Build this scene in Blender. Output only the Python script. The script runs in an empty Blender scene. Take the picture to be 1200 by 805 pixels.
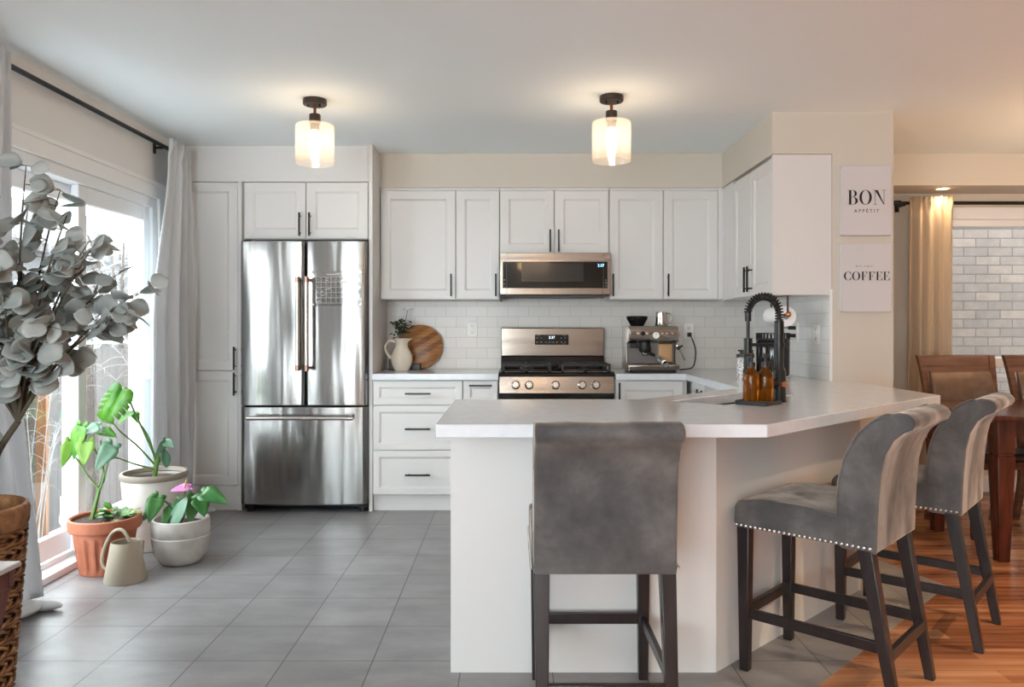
import bpy, bmesh, math, random
from mathutils import Vector, Matrix
from mathutils.geometry import tessellate_polygon
from math import sin, cos, pi, radians as R, sqrt
random.seed(7)
sc = bpy.context.scene
COL = sc.collection

# ------------------------------------------------------------------ camera, light, exposure
cd = bpy.data.cameras.new('camera'); cam = bpy.data.objects.new('camera', cd); COL.objects.link(cam)
cam.location = (0, 0, 1.2); cam.rotation_euler = (pi/2, 0, 0)
cd.sensor_width = 36; cd.lens = 27.0; cd.shift_y = -0.0146; cd.clip_start = .05; cd.clip_end = 200
sc.camera = cam
sc.view_settings.view_transform = 'Standard'; sc.view_settings.look = 'None'
sc.view_settings.exposure = 0.37; sc.view_settings.gamma = 1.0
sc.view_settings.use_curve_mapping = False
sc.cycles.use_denoising = True
sc.cycles.max_bounces = 10; sc.cycles.diffuse_bounces = 6; sc.cycles.glossy_bounces = 5
sc.cycles.transparent_max_bounces = 16; sc.cycles.caustics_reflective = False; sc.cycles.caustics_refractive = False
sc.cycles.sample_clamp_indirect = 6.0

w = bpy.data.worlds.new('overcast_sky'); sc.world = w; w.use_nodes = True
wb = w.node_tree.nodes['Background']
wb.inputs[0].default_value = (.90, .96, 1, 1); wb.inputs[1].default_value = 9.0

def area(name, loc, target, sx, sy, power, color=(1, 1, 1)):
    l = bpy.data.lights.new(name, 'AREA'); l.shape = 'RECTANGLE'; l.size = sx; l.size_y = sy
    l.energy = power; l.color = color
    o = bpy.data.objects.new(name, l); COL.objects.link(o); o.location = loc
    o.rotation_euler = (Vector(target)-Vector(loc)).to_track_quat('-Z', 'Y').to_euler(); return o
# added fill lights at unseen windows behind the camera, brightening the room
FILL_COLOR = (.80, .93, 1)
area('fill_living_left', (-2.38, -1.9, 1.4), (1.5, .4, 6.0), 2.0, 1.5, 90, FILL_COLOR)
area('fill_rear', (-1.3, -3.64, 1.35), (-.7, 3, 3.2), 1.5, 1.9, 74, FILL_COLOR)

# ------------------------------------------------------------------ materials
def lin(c):
    return tuple((x/255/12.92 if x/255 <= .04045 else ((x/255+.055)/1.055)**2.4) for x in c) + (1,)
def newmat(name):
    m = bpy.data.materials.new(name); m.use_nodes = True
    nt = m.node_tree; return m, nt, nt.nodes['Principled BSDF']
def N(nt, t, **kw):
    n = nt.nodes.new(t)
    for k, v in kw.items():
        if k in ('operation', 'blend_type', 'data_type', 'offset', 'squash', 'offset_frequency', 'feature', 'noise_dimensions', 'wave_type', 'bands_direction', 'invert'): setattr(n, k, v)
        else: n.inputs[k].default_value = v
    return n
def setp(b, **kw):
    for k, v in kw.items(): b.inputs[k].default_value = v
def coords(nt, perm='xyz', scale=(1, 1, 1), loc=(0, 0, 0)):
    tc = nt.nodes.new('ShaderNodeTexCoord'); out = tc.outputs['Object']
    if perm != 'xyz':
        s = nt.nodes.new('ShaderNodeSeparateXYZ'); c = nt.nodes.new('ShaderNodeCombineXYZ')
        nt.links.new(out, s.inputs[0])
        for i, ch in enumerate(perm):
            if ch in 'xyz': nt.links.new(s.outputs['xyz'.index(ch)], c.inputs[i])
        out = c.outputs[0]
    mp = nt.nodes.new('ShaderNodeMapping'); mp.inputs['Scale'].default_value = scale; mp.inputs['Location'].default_value = loc
    nt.links.new(out, mp.inputs['Vector']); return mp.outputs[0]
def ramp(nt, fac, stops):
    r = nt.nodes.new('ShaderNodeValToRGB'); e = r.color_ramp.elements
    while len(e) < len(stops): e.new(.5)
    for k, (p, c) in enumerate(stops): e[k].position = p; e[k].color = lin(c)
    nt.links.new(fac, r.inputs[0]); return r.outputs[0]
def bump(nt, b, h, strength, dist=.01):
    n = nt.nodes.new('ShaderNodeBump'); n.inputs['Strength'].default_value = strength; n.inputs['Distance'].default_value = dist
    nt.links.new(h, n.inputs['Height']); nt.links.new(n.outputs[0], b.inputs['Normal'])
def plain(name, c, rough=.5, metal=0, var=0, vs=8, bp=0, bs=60, **kw):
    m, nt, b = newmat(name); setp(b, **{'Base Color': lin(c), 'Roughness': rough, 'Metallic': metal}); setp(b, **kw)
    if var or bp:
        v = coords(nt)
        if var:
            n = N(nt, 'ShaderNodeTexNoise', Scale=vs, Detail=4.0); nt.links.new(v, n.inputs['Vector'])
            lo = tuple(max(0, x-var) for x in c); hi = tuple(min(255, x+var) for x in c)
            nt.links.new(ramp(nt, n.outputs[0], [(.3, lo), (.7, hi)]), b.inputs['Base Color'])
        if bp:
            n = N(nt, 'ShaderNodeTexNoise', Scale=bs, Detail=3.0); nt.links.new(v, n.inputs['Vector'])
            bump(nt, b, n.outputs[0], bp, .005)
    return m
def emis(name, c, s):
    m, nt, b = newmat(name); setp(b, **{'Base Color': lin(c), 'Emission Color': lin(c), 'Emission Strength': s}); return m
def pane(name, tint=(1, 1, 1), gloss=.06, rough=.0):
    m = bpy.data.materials.new(name); m.use_nodes = True; nt = m.node_tree; nt.nodes.clear()
    o = nt.nodes.new('ShaderNodeOutputMaterial'); mx = nt.nodes.new('ShaderNodeMixShader')
    t = nt.nodes.new('ShaderNodeBsdfTransparent'); t.inputs[0].default_value = tint + (1,)
    g = nt.nodes.new('ShaderNodeBsdfGlossy'); g.inputs['Roughness'].default_value = rough
    f = N(nt, 'ShaderNodeLayerWeight', Blend=.25); mt = N(nt, 'ShaderNodeMath', operation='MULTIPLY_ADD')
    mt.inputs[1].default_value = .2; mt.inputs[2].default_value = gloss
    nt.links.new(f.outputs['Facing'], mt.inputs[0])
    mm = N(nt, 'ShaderNodeMath', operation='MINIMUM'); mm.inputs[1].default_value = .7
    nt.links.new(mt.outputs[0], mm.inputs[0]); nt.links.new(mm.outputs[0], mx.inputs[0])
    nt.links.new(t.outputs[0], mx.inputs[1]); nt.links.new(g.outputs[0], mx.inputs[2]); nt.links.new(mx.outputs[0], o.inputs[0])
    return m

M = {}
M['cab'] = plain('white_cabinet_paint', (218, 215, 213), .38)
M['wall'] = plain('beige_wall_paint', (206, 198, 186), .8)
M['wallg'] = plain('pale_wall_paint', (230, 227, 224), .8)
M['ceil'] = plain('ceiling_paint', (241, 248, 250), .9)
M['trim'] = plain('white_trim_paint', (238, 237, 235), .4)
M['vinyl'] = plain('white_vinyl_frame', (236, 238, 240), .35)
M['black'] = plain('matte_black_metal', (26, 25, 25), .38, .3)
M['blackg'] = plain('black_gloss_enamel', (10, 10, 11), .12)
M['blackp'] = plain('black_plastic', (22, 22, 23), .45)
M['iron'] = plain('cast_iron', (38, 36, 36), .55, bp=.2, bs=200)
M['chrome'] = plain('polished_chrome', (225, 224, 222), .1, 1)
M['brownsteel'] = plain('brown_tinted_steel', (160, 128, 112), .25, 1)
M['basin'] = plain('brushed_sink_steel', (150, 148, 146), .28, 1)
M['tan_reflect'] = plain('tan_reflection_steel', (206, 172, 132), .35, 1)  # tan reflection put into the colour of the steel
M['copper'] = plain('copper_metal', (205, 135, 95), .25, 1)
M['brownm'] = plain('bronze_brown_metal', (70, 58, 52), .4, .6)
M['brown_rod'] = plain('copper_brown_rod', (135, 82, 58), .35, .8)
M['rubber'] = plain('dark_rubber', (30, 30, 31), .7)
M['white_plastic'] = plain('white_plastic', (240, 238, 234), .35)
M['paper'] = plain('white_paper', (245, 244, 242), .9)
M['ceramic'] = plain('cream_ceramic', (236, 226, 210), .25)
M['quartz'] = plain('white_quartz', (218, 221, 226), .12, var=4, vs=25)
M['canvas'] = plain('white_canvas', (206, 202, 203), .8, bp=.1, bs=500)
M['ink'] = plain('black_ink', (28, 26, 28), .8)
M['inkg'] = plain('grey_ink', (120, 116, 116), .8)
M['glass'] = pane('window_glass', (.97, .985, .98), .03)
M['acrylic'] = pane('clear_acrylic', (.97, .97, .97), .04, .05)
M['acr_line'] = plain('white_marker', (205, 200, 196), .6)

def stainless(name, c, rough, axis, bs=.5):
    m, nt, b = newmat(name); setp(b, **{'Base Color': lin(c), 'Metallic': 1.0, 'Roughness': rough})
    sc_ = {'v': (5, 5, .5), 'h': (.5, .5, 6)}[axis]
    n = N(nt, 'ShaderNodeTexNoise', Scale=1.6, Detail=1.5); nt.links.new(coords(nt, scale=sc_), n.inputs['Vector'])
    fs = {'v': (700, 700, 6), 'h': (6, 6, 700)}[axis]
    n2 = N(nt, 'ShaderNodeTexNoise', Scale=1.0, Detail=2.0); nt.links.new(coords(nt, scale=fs), n2.inputs['Vector'])
    ad = N(nt, 'ShaderNodeMath', operation='MULTIPLY_ADD'); ad.inputs[1].default_value = .004
    nt.links.new(n2.outputs[0], ad.inputs[0]); nt.links.new(n.outputs[0], ad.inputs[2])
    bump(nt, b, ad.outputs[0], bs, .03)
    return m
M['steel'] = stainless('brushed_stainless_upright', (150, 148, 146), .2, 'v', .4)
M['steelh'] = stainless('brushed_stainless_level', (168, 158, 150), .16, 'h', .12)
M['steeld'] = plain('dull_dark_steel', (120, 116, 114), .42, 1)
M['steels'] = plain('satin_steel', (196, 188, 180), .25, 1)

def floor_tile():
    m, nt, b = newmat('grey_floor_tile')
    v = coords(nt, loc=(.503+.322*20, -2.773+.322*20, 0))
    br = N(nt, 'ShaderNodeTexBrick', offset=0.0, squash=1.0)
    setp(br, **{'Scale': 1.0, 'Mortar Size': .0022, 'Mortar Smooth': .2, 'Bias': 0.0, 'Brick Width': .322, 'Row Height': .322,
                'Color1': (0, 0, 0, 1), 'Color2': (1, 1, 1, 1), 'Mortar': (.5, .5, .5, 1)})
    nt.links.new(v, br.inputs['Vector'])
    n1 = N(nt, 'ShaderNodeTexNoise', Scale=3.2, Detail=7.0, Roughness=.62); nt.links.new(coords(nt, scale=(1, 2.4, 1)), n1.inputs['Vector'])
    mx = N(nt, 'ShaderNodeMix', data_type='FLOAT'); mx.inputs[0].default_value = .12
    nt.links.new(n1.outputs[0], mx.inputs[2]); nt.links.new(br.outputs['Color'], mx.inputs[3])
    c = ramp(nt, mx.outputs[0], [(.28, (118, 116, 117)), (.5, (137, 135, 136)), (.74, (156, 154, 154))])
    mc = N(nt, 'ShaderNodeMix', data_type='RGBA'); nt.links.new(br.outputs['Fac'], mc.inputs[0])
    nt.links.new(c, mc.inputs[6]); mc.inputs[7].default_value = lin((72, 70, 70)); nt.links.new(mc.outputs[2], b.inputs['Base Color'])
    rr = N(nt, 'ShaderNodeMapRange'); setp(rr, **{'To Min': .24, 'To Max': .46}); nt.links.new(n1.outputs[0], rr.inputs[0]); nt.links.new(rr.outputs[0], b.inputs['Roughness'])
    sb = N(nt, 'ShaderNodeMath', operation='MULTIPLY_ADD'); sb.inputs[1].default_value = -1.0
    nt.links.new(br.outputs['Fac'], sb.inputs[0]); h = N(nt, 'ShaderNodeMath', operation='MULTIPLY'); h.inputs[1].default_value = .5
    nt.links.new(n1.outputs[0], h.inputs[0]); nt.links.new(h.outputs[0], sb.inputs[2])
    bump(nt, b, sb.outputs[0], .35, .004)
    return m
M['tile'] = floor_tile()

def brickmat(name, perm, bw, rh, mortar, c1, c2, cm, off=.5, rough=.3, bstr=.4, noise=0, loc=(0, 0, 0)):
    m, nt, b = newmat(name); setp(b, Roughness=rough)
    br = N(nt, 'ShaderNodeTexBrick', offset=off, squash=1.0)
    setp(br, **{'Scale': 1.0, 'Mortar Size': mortar, 'Mortar Smooth': .1, 'Bias': 0.0, 'Brick Width': bw, 'Row Height': rh,
                'Color1': lin(c1), 'Color2': lin(c2), 'Mortar': lin(cm)})
    nt.links.new(coords(nt, perm, loc=loc), br.inputs['Vector']); col = br.outputs['Color']
    if noise:
        n = N(nt, 'ShaderNodeTexNoise', Scale=14.0, Detail=6.0); nt.links.new(coords(nt), n.inputs['Vector'])
        mx = N(nt, 'ShaderNodeMix', data_type='RGBA', blend_type='OVERLAY'); mx.inputs[0].default_value = noise
        nt.links.new(col, mx.inputs[6]); nt.links.new(n.outputs[0], mx.inputs[7]); col = mx.outputs[2]
    nt.links.new(col, b.inputs['Base Color'])
    iv = N(nt, 'ShaderNodeMath', operation='SUBTRACT'); iv.inputs[0].default_value = 1; nt.links.new(br.outputs['Fac'], iv.inputs[1])
    bump(nt, b, iv.outputs[0], bstr, .003)
    return m
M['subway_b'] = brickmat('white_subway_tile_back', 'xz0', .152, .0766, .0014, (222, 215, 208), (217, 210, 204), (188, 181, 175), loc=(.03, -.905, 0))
M['subway_r'] = brickmat('brightened_subway_tile_side', 'yz0', .152, .0766, .0014, (238, 236, 233), (233, 231, 228), (206, 203, 200), loc=(.0, -.905, 0))  # same tile in lighter tones, side wall brightness put into the colour
M['brick'] = brickmat('pale_grey_brick', 'xz0', .225, .083, .005, (106, 94, 86), (92, 83, 78), (64, 60, 59), rough=.9, bstr=.06, noise=.3, loc=(10, 10, 0))

def wood_floor():
    m, nt, b = newmat('red_brown_plank_floor')
    br = N(nt, 'ShaderNodeTexBrick', offset=.37, squash=1.0)
    setp(br, **{'Scale': 1.0, 'Mortar Size': .0008, 'Mortar Smooth': .1, 'Bias': 0.0, 'Brick Width': 1.3, 'Row Height': .092,
                'Color1': (0, 0, 0, 1), 'Color2': (1, 1, 1, 1), 'Mortar': (.0, .0, .0, 1)})
    nt.links.new(coords(nt, loc=(10, 10, 0)), br.inputs['Vector'])
    n = N(nt, 'ShaderNodeTexNoise', Scale=2.0, Detail=6.0, Distortion=.6); nt.links.new(coords(nt, scale=(.8, 14, 1)), n.inputs['Vector'])
    mx = N(nt, 'ShaderNodeMix', data_type='FLOAT'); mx.inputs[0].default_value = .3
    nt.links.new(n.outputs[0], mx.inputs[2]); nt.links.new(br.outputs['Color'], mx.inputs[3])
    nt.links.new(ramp(nt, mx.outputs[0], [(.25, (92, 50, 32)), (.5, (158, 103, 72)), (.76, (200, 150, 112))]), b.inputs['Base Color'])
    setp(b, Roughness=.22); bump(nt, b, n.outputs[0], .08, .003)
    return m
M['wood_floor'] = wood_floor()

def grain(name, stops, scale, rough=.3, perm='xyz', dist=.8):
    m, nt, b = newmat(name)
    n = N(nt, 'ShaderNodeTexNoise', Scale=1.0, Detail=5.0, Distortion=dist); nt.links.new(coords(nt, perm, scale=scale), n.inputs['Vector'])
    nt.links.new(ramp(nt, n.outputs[0], stops), b.inputs['Base Color']); setp(b, Roughness=rough); return m
M['cherry'] = grain('dark_cherry_wood', [(.3, (50, 22, 16)), (.7, (92, 42, 30))], (25, 25, 3), .22)
M['cherry_l'] = grain('warm_cherry_wood', [(.3, (84, 54, 42)), (.7, (124, 84, 64))], (4, 25, 25), .28)
M['espresso'] = grain('espresso_stained_wood', [(.3, (30, 24, 24)), (.7, (46, 38, 38))], (30, 30, 4), .3)
M['bench'] = grain('reddish_brown_wood', [(.3, (84, 40, 30)), (.7, (128, 70, 54))], (20, 20, 3), .4)
M['fence'] = grain('weathered_fence_board', [(.25, (38, 31, 26)), (.6, (60, 50, 43)), (.8, (76, 66, 57))], (9, 9, 1.2), .9)
M['stake'] = grain('orange_wood_stake', [(.3, (96, 60, 32)), (.7, (122, 84, 50))], (20, 20, 2), .8)
M['snow'] = plain('snow', (215, 217, 220), .9)
M['bark'] = plain('dark_bark', (66, 54, 46), .9, var=15, vs=20)
M['twig'] = plain('snowy_twig', (124, 121, 119), .9)
M['picket'] = plain('grey_white_picket', (106, 106, 107), .8)

def acacia():
    m, nt, b = newmat('striped_acacia_wood')
    br = N(nt, 'ShaderNodeTexBrick', offset=.0, squash=1.0)
    setp(br, **{'Scale': 1.0, 'Mortar Size': .0, 'Bias': 0.0, 'Brick Width': 3.0, 'Row Height': .036, 'Color1': (0, 0, 0, 1), 'Color2': (1, 1, 1, 1)})
    mp = coords(nt, 'xz0', loc=(1.5, 1.0, 0)); mp.node.inputs['Rotation'].default_value = (0, 0, -.55); nt.links.new(mp, br.inputs['Vector'])
    n = N(nt, 'ShaderNodeTexNoise', Scale=5.0, Detail=5.0, Distortion=.5)
    m2 = coords(nt, 'xz0', scale=(2, 14, 1)); m2.node.inputs['Rotation'].default_value = (0, 0, -.55); nt.links.new(m2, n.inputs['Vector'])
    mx = N(nt, 'ShaderNodeMix', data_type='FLOAT'); mx.inputs[0].default_value = .5
    nt.links.new(n.outputs[0], mx.inputs[2]); nt.links.new(br.outputs['Color'], mx.inputs[3])
    nt.links.new(ramp(nt, mx.outputs[0], [(.2, (92, 54, 30)), (.5, (160, 104, 58)), (.8, (205, 155, 98))]), b.inputs['Base Color']); setp(b, Roughness=.4)
    return m
M['acacia'] = acacia()

def velvet():
    m, nt, b = newmat('taupe_velvet')
    n = N(nt, 'ShaderNodeTexNoise', Scale=4.0, Detail=7.0, Roughness=.62, Distortion=.15); nt.links.new(coords(nt), n.inputs['Vector'])
    nt.links.new(ramp(nt, n.outputs[0], [(.32, (62, 60, 62)), (.5, (84, 82, 82)), (.68, (112, 108, 106))]), b.inputs['Base Color'])
    setp(b, **{'Roughness': .85, 'Sheen Weight': .8, 'Sheen Roughness': .42, 'Sheen Tint': (.86, .72, .62, 1), 'Specular IOR Level': .15})
    n2 = N(nt, 'ShaderNodeTexNoise', Scale=7.0, Detail=4.0, Distortion=.5); nt.links.new(coords(nt, scale=(1, 1, .5)), n2.inputs['Vector'])
    mr = N(nt, 'ShaderNodeMapRange'); setp(mr, **{'From Min': .36, 'From Max': .62, 'To Min': .25, 'To Max': .9}); nt.links.new(n2.outputs[0], mr.inputs[0]); nt.links.new(mr.outputs[0], b.inputs['Sheen Weight'])
    bump(nt, b, n.outputs[0], .15, .02); return m
M['velvet'] = velvet()
M['leather'] = plain('bronze_leather', (112, 90, 74), .28, .25, var=10, vs=18, bp=.15, bs=120)
def cloth(name, c, tr=.25):
    m, nt, b = newmat(name); setp(b, **{'Base Color': lin(c), 'Roughness': .9, 'Sheen Weight': .2})
    t = nt.nodes.new('ShaderNodeBsdfTranslucent'); t.inputs[0].default_value = lin(c)
    mx = nt.nodes.new('ShaderNodeMixShader'); mx.inputs[0].default_value = tr
    nt.links.new(b.outputs[0], mx.inputs[1]); nt.links.new(t.outputs[0], mx.inputs[2]); nt.links.new(mx.outputs[0], nt.nodes['Material Output'].inputs[0])
    n = N(nt, 'ShaderNodeTexNoise', Scale=300.0, Detail=2.0); nt.links.new(coords(nt), n.inputs['Vector']); bump(nt, b, n.outputs[0], .12, .002)
    return m
M['curtain'] = cloth('pale_grey_curtain', (222, 225, 228), .2)
M['curtain_d'] = cloth('beige_curtain', (192, 172, 148), .12)
def leafmat(name, lo, hi, tr=.3, rough=.4):
    m, nt, b = newmat(name)
    n = N(nt, 'ShaderNodeTexNoise', Scale=9.0, Detail=2.0); nt.links.new(coords(nt), n.inputs['Vector'])
    c = ramp(nt, n.outputs[0], [(.35, lo), (.65, hi)]); nt.links.new(c, b.inputs['Base Color']); setp(b, Roughness=rough)
    t = nt.nodes.new('ShaderNodeBsdfTranslucent'); nt.links.new(c, t.inputs[0])
    mx = nt.nodes.new('ShaderNodeMixShader'); mx.inputs[0].default_value = tr
    nt.links.new(b.outputs[0], mx.inputs[1]); nt.links.new(t.outputs[0], mx.inputs[2]); nt.links.new(mx.outputs[0], nt.nodes['Material Output'].inputs[0])
    return m
M['leaf_grey'] = leafmat('grey_green_leaf', (160, 168, 165), (200, 203, 200), .32, .6)
M['leaf_bright'] = leafmat('bright_green_leaf', (70, 140, 40), (120, 178, 70), .45, .3)
M['leaf_lime'] = leafmat('lime_green_leaf', (120, 165, 60), (150, 190, 90), .45, .35)
M['leaf_mid'] = leafmat('mid_green_leaf', (50, 105, 52), (86, 140, 76), .25, .25)
M['leaf_blue'] = leafmat('blue_green_leaf', (92, 140, 112), (130, 166, 140), .2, .3)
M['leaf_dark'] = leafmat('dark_green_leaf', (46, 66, 44), (74, 92, 62), .1, .4)
M['stem'] = plain('green_stem', (98, 130, 66), .5)
M['stemb'] = plain('brown_stem', (82, 76, 62), .8)
M['pink'] = plain('pink_flower', (205, 130, 190), .4)
M['yellow'] = plain('yellow_spadix', (220, 195, 110), .6)
M['terra'] = plain('terracotta', (180, 108, 80), .6, var=8, vs=10)
M['concrete'] = plain('white_concrete', (192, 188, 183), .7, var=12, vs=14, bp=.15, bs=40)
M['potw'] = plain('off_white_ribbed_clay', (215, 212, 206), .6, var=8, vs=6)
M['potrim'] = plain('grey_pot_rim', (150, 140, 128), .5)
M['soil'] = plain('dark_soil', (62, 48, 40), 1, var=25, vs=60, bp=1, bs=90)
M['can'] = plain('beige_enamel', (178, 168, 150), .35)
def wicker():
    m, nt, b = newmat('brown_wicker')
    n = N(nt, 'ShaderNodeTexNoise', Scale=22.0, Detail=4.0); nt.links.new(coords(nt), n.inputs['Vector'])
    nt.links.new(ramp(nt, n.outputs[0], [(.3, (96, 60, 34)), (.55, (152, 104, 66)), (.75, (186, 140, 96))]), b.inputs['Base Color']); setp(b, Roughness=.7)
    return m
M['wicker'] = wicker()
M['amber'] = plain('amber_glass', (150, 82, 16), .06, 0, **{'Transmission Weight': .75, 'IOR': 1.3})
M['clear_jar'] = plain('speckled_grey_jar', (150, 148, 146), .15, var=90, vs=110)
M['bulb'] = emis('warm_bulb', (255, 230, 200), 72)
M['disp_blue'] = emis('blue_display', (150, 215, 255), 2.2)
M['disp_white'] = emis('white_display', (225, 235, 255), 1.6)
M['mw_glass'] = plain('black_oven_glass', (14, 13, 13), .06)
M['siding'] = plain('pale_house_siding', (84, 84, 84), .8)
M['roof'] = plain('snowy_roof', (60, 58, 58), .9, var=35, vs=9)
M['spade_green'] = plain('green_plastic_grip', (24, 120, 84), .4)
M['deck'] = plain('grey_patio_stone', (110, 108, 106), .9, var=15, vs=3)
def shade_glass():
    m = pane('seeded_clear_glass', (.99, .97, .94), .05, .08); nt = m.node_tree; out = nt.nodes['Material Output']
    prev = out.inputs[0].links[0].from_socket; mx = nt.nodes.new('ShaderNodeMixShader'); mx.inputs[0].default_value = .075
    tl = nt.nodes.new('ShaderNodeBsdfTranslucent'); tl.inputs[0].default_value = lin((252, 246, 236))
    df = nt.nodes.new('ShaderNodeBsdfDiffuse'); df.inputs[0].default_value = lin((252, 246, 236))
    m2 = nt.nodes.new('ShaderNodeMixShader'); nt.links.new(tl.outputs[0], m2.inputs[1]); nt.links.new(df.outputs[0], m2.inputs[2])
    nt.links.new(prev, mx.inputs[1]); nt.links.new(m2.outputs[0], mx.inputs[2]); nt.links.new(mx.outputs[0], out.inputs[0]); return m
M['shade'] = shade_glass()

# ------------------------------------------------------------------ mesh helpers
class MB:
    def __init__(s): s.v = []; s.f = []; s.mark = 0
    def add(s, vs, fs):
        b = len(s.v); s.v += [Vector(p) for p in vs]; s.f += [tuple(i+b for i in f) for f in fs]; return s
    def start(s): s.mark = len(s.v); return s
    def xf(s, m):
        for i in range(s.mark, len(s.v)): s.v[i] = m @ s.v[i]
        return s
    def box(s, x0, x1, y0, y1, z0, z1):
        return s.add([(x0,y0,z0),(x1,y0,z0),(x1,y1,z0),(x0,y1,z0),(x0,y0,z1),(x1,y0,z1),(x1,y1,z1),(x0,y1,z1)],
                     [(0,3,2,1),(4,5,6,7),(0,1,5,4),(1,2,6,5),(2,3,7,6),(3,0,4,7)])
    def hexa(s, lo, hi):  # two quads (bottom, top) of 4 points each
        return s.add(list(lo)+list(hi), [(0,3,2,1),(4,5,6,7),(0,1,5,4),(1,2,6,5),(2,3,7,6),(3,0,4,7)])
    def cyl(s, p0, p1, r0, r1=None, n=16):
        return s.tube([p0, p1], [r0, r0 if r1 is None else r1], n)
    def tube(s, pts, r, n=8, closed=False, caps=True):
        pts = [Vector(p) for p in pts]; k = len(pts)
        rs = r if isinstance(r, (list, tuple)) else [r]*k
        t0 = (pts[1]-pts[0]).normalized(); a = Vector((0,0,1)) if abs(t0.z) < .9 else Vector((1,0,0))
        u = t0.cross(a).normalized(); vs = []
        for i, p in enumerate(pts):
            if closed: t = (pts[(i+1) % k]-pts[i-1]).normalized()
            else: t = (pts[min(i+1,k-1)]-pts[max(i-1,0)]).normalized()
            u = (u-t*u.dot(t)).normalized(); w_ = t.cross(u)
            for j in range(n):
                q = 2*pi*j/n; vs.append(p+(u*cos(q)+w_*sin(q))*rs[i])
        fs = []
        for i in range(k if closed else k-1):
            i2 = (i+1) % k
            for j in range(n): fs.append((i*n+j, i*n+(j+1)%n, i2*n+(j+1)%n, i2*n+j))
        if caps and not closed: fs += [tuple(range(n-1,-1,-1)), tuple((k-1)*n+j for j in range(n))]
        return s.add(vs, fs)
    def lathe(s, prof, c=(0,0,0), n=32, fn=None, caps=True):
        c = Vector(c); vs = []; fs = []
        for (r, z) in prof:
            for j in range(n):
                q = 2*pi*j/n; rr = max(r, .0004)*(fn(q, z) if fn else 1)
                vs.append(c+Vector((rr*cos(q), rr*sin(q), z)))
        for i in range(len(prof)-1):
            for j in range(n): fs.append((i*n+j, i*n+(j+1)%n, (i+1)*n+(j+1)%n, (i+1)*n+j))
        if caps: fs += [tuple(range(n-1,-1,-1)), tuple((len(prof)-1)*n+j for j in range(n))]
        return s.add(vs, fs)
    def sphere(s, c, r, n=10, sc_=(1,1,1)):
        pr = [(r*sin(pi*i/n), -r*cos(pi*i/n)) for i in range(n+1)]
        b = len(s.v); s.lathe(pr, (0,0,0), n*2)
        for i in range(b, len(s.v)): s.v[i] = Vector((s.v[i].x*sc_[0], s.v[i].y*sc_[1], s.v[i].z*sc_[2]))+Vector(c)
        return s
    def prism(s, poly, lo, hi, ax='z', holes=()):
        loops = [[Vector((p[0], p[1], 0)) for p in poly]] + [[Vector((p[0], p[1], 0)) for p in h] for h in holes]
        flat = [p for l in loops for p in l]; tris = tessellate_polygon(loops)
        mp = {'z': lambda p, h: (p.x, p.y, h), 'x': lambda p, h: (h, p.x, p.y), 'y': lambda p, h: (p.x, h, p.y)}[ax]
        n = len(flat); vs = [mp(p, lo) for p in flat]+[mp(p, hi) for p in flat]; fs = []
        if len(loops) == 1: fs = [tuple(range(n-1,-1,-1)), tuple(range(n, 2*n))]
        else:
            for t in tris: fs += [tuple(t), tuple(n+i for i in reversed(t))]
        b = 0
        for l in loops:
            k = len(l)
            for i in range(k): fs.append((b+i, b+(i+1)%k, n+b+(i+1)%k, n+b+i))
            b += k
        return s.add(vs, fs)
    def build(s, name, m, parent=None, W=False, bevel=0, seg=2, smooth=True, ang=40, sub=0, solid=0):
        me = bpy.data.meshes.new(name); off = Vector((0,0,0))
        if W:
            p = parent
            while p is not None: off += p.location; p = p.parent
        me.from_pydata([tuple(v-off) for v in s.v], [], s.f)
        bm = bmesh.new(); bm.from_mesh(me); bmesh.ops.recalc_face_normals(bm, faces=bm.faces); bm.to_mesh(me); bm.free()
        for mm in (m if isinstance(m, (list, tuple)) else [m]): me.materials.append(mm)
        if smooth:
            me.shade_smooth()
            if not sub: me.set_sharp_from_angle(angle=R(ang))
        o = bpy.data.objects.new(name, me); COL.objects.link(o)
        if parent is not None: o.parent = parent
        if solid: d = o.modifiers.new('thick', 'SOLIDIFY'); d.thickness = solid; d.offset = 0
        if bevel: d = o.modifiers.new('edge', 'BEVEL'); d.width = bevel; d.segments = seg; d.limit_method = 'ANGLE'; d.angle_limit = R(35); d.harden_normals = False
        if sub: d = o.modifiers.new('soft', 'SUBSURF'); d.levels = sub; d.render_levels = sub
        return o
def tag(o, label, cat, group=None, kind=None):
    if label: o['label'] = label
    if cat: o['category'] = cat
    if group: o['group'] = group
    if kind: o['kind'] = kind
    return o
def thing(name, label, cat, loc=(0,0,0), rz=0, group=None, kind=None):
    o = bpy.data.objects.new(name, None); COL.objects.link(o); o.empty_display_size = .1
    o.location = loc; o.rotation_euler = (0, 0, rz); return tag(o, label, cat, group, kind)
def struct(name, mb, m, **kw):
    o = mb.build(name, m, **kw); o['kind'] = 'structure'; return o
def dup(root, loc, rz=None, label=None):
    r = root.copy(); COL.objects.link(r); r.location = loc
    if rz is not None: r.rotation_euler = (0, 0, rz)
    if label: r['label'] = label
    for ch in root.children:
        c = ch.copy(); COL.objects.link(c); c.parent = r
        for g in ch.children:
            d = g.copy(); COL.objects.link(d); d.parent = c
    return r
def bez(p0, p1, p2, n=10):
    p0, p1, p2 = Vector(p0), Vector(p1), Vector(p2)
    return [p0*(1-t)**2+p1*2*t*(1-t)+p2*t*t for t in [i/n for i in range(n+1)]]
def smoothpath(pts, n=6):
    P = [Vector(p) for p in pts]; out = []
    for i in range(len(P)-1):
        a, b, c, d = P[max(i-1,0)], P[i], P[i+1], P[min(i+2,len(P)-1)]
        for k in range(n):
            t = k/n; out.append(.5*((2*b)+(c-a)*t+(2*a-5*b+4*c-d)*t*t+(3*b-a-3*c+d)*t**3))
    out.append(P[-1]); return out
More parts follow.
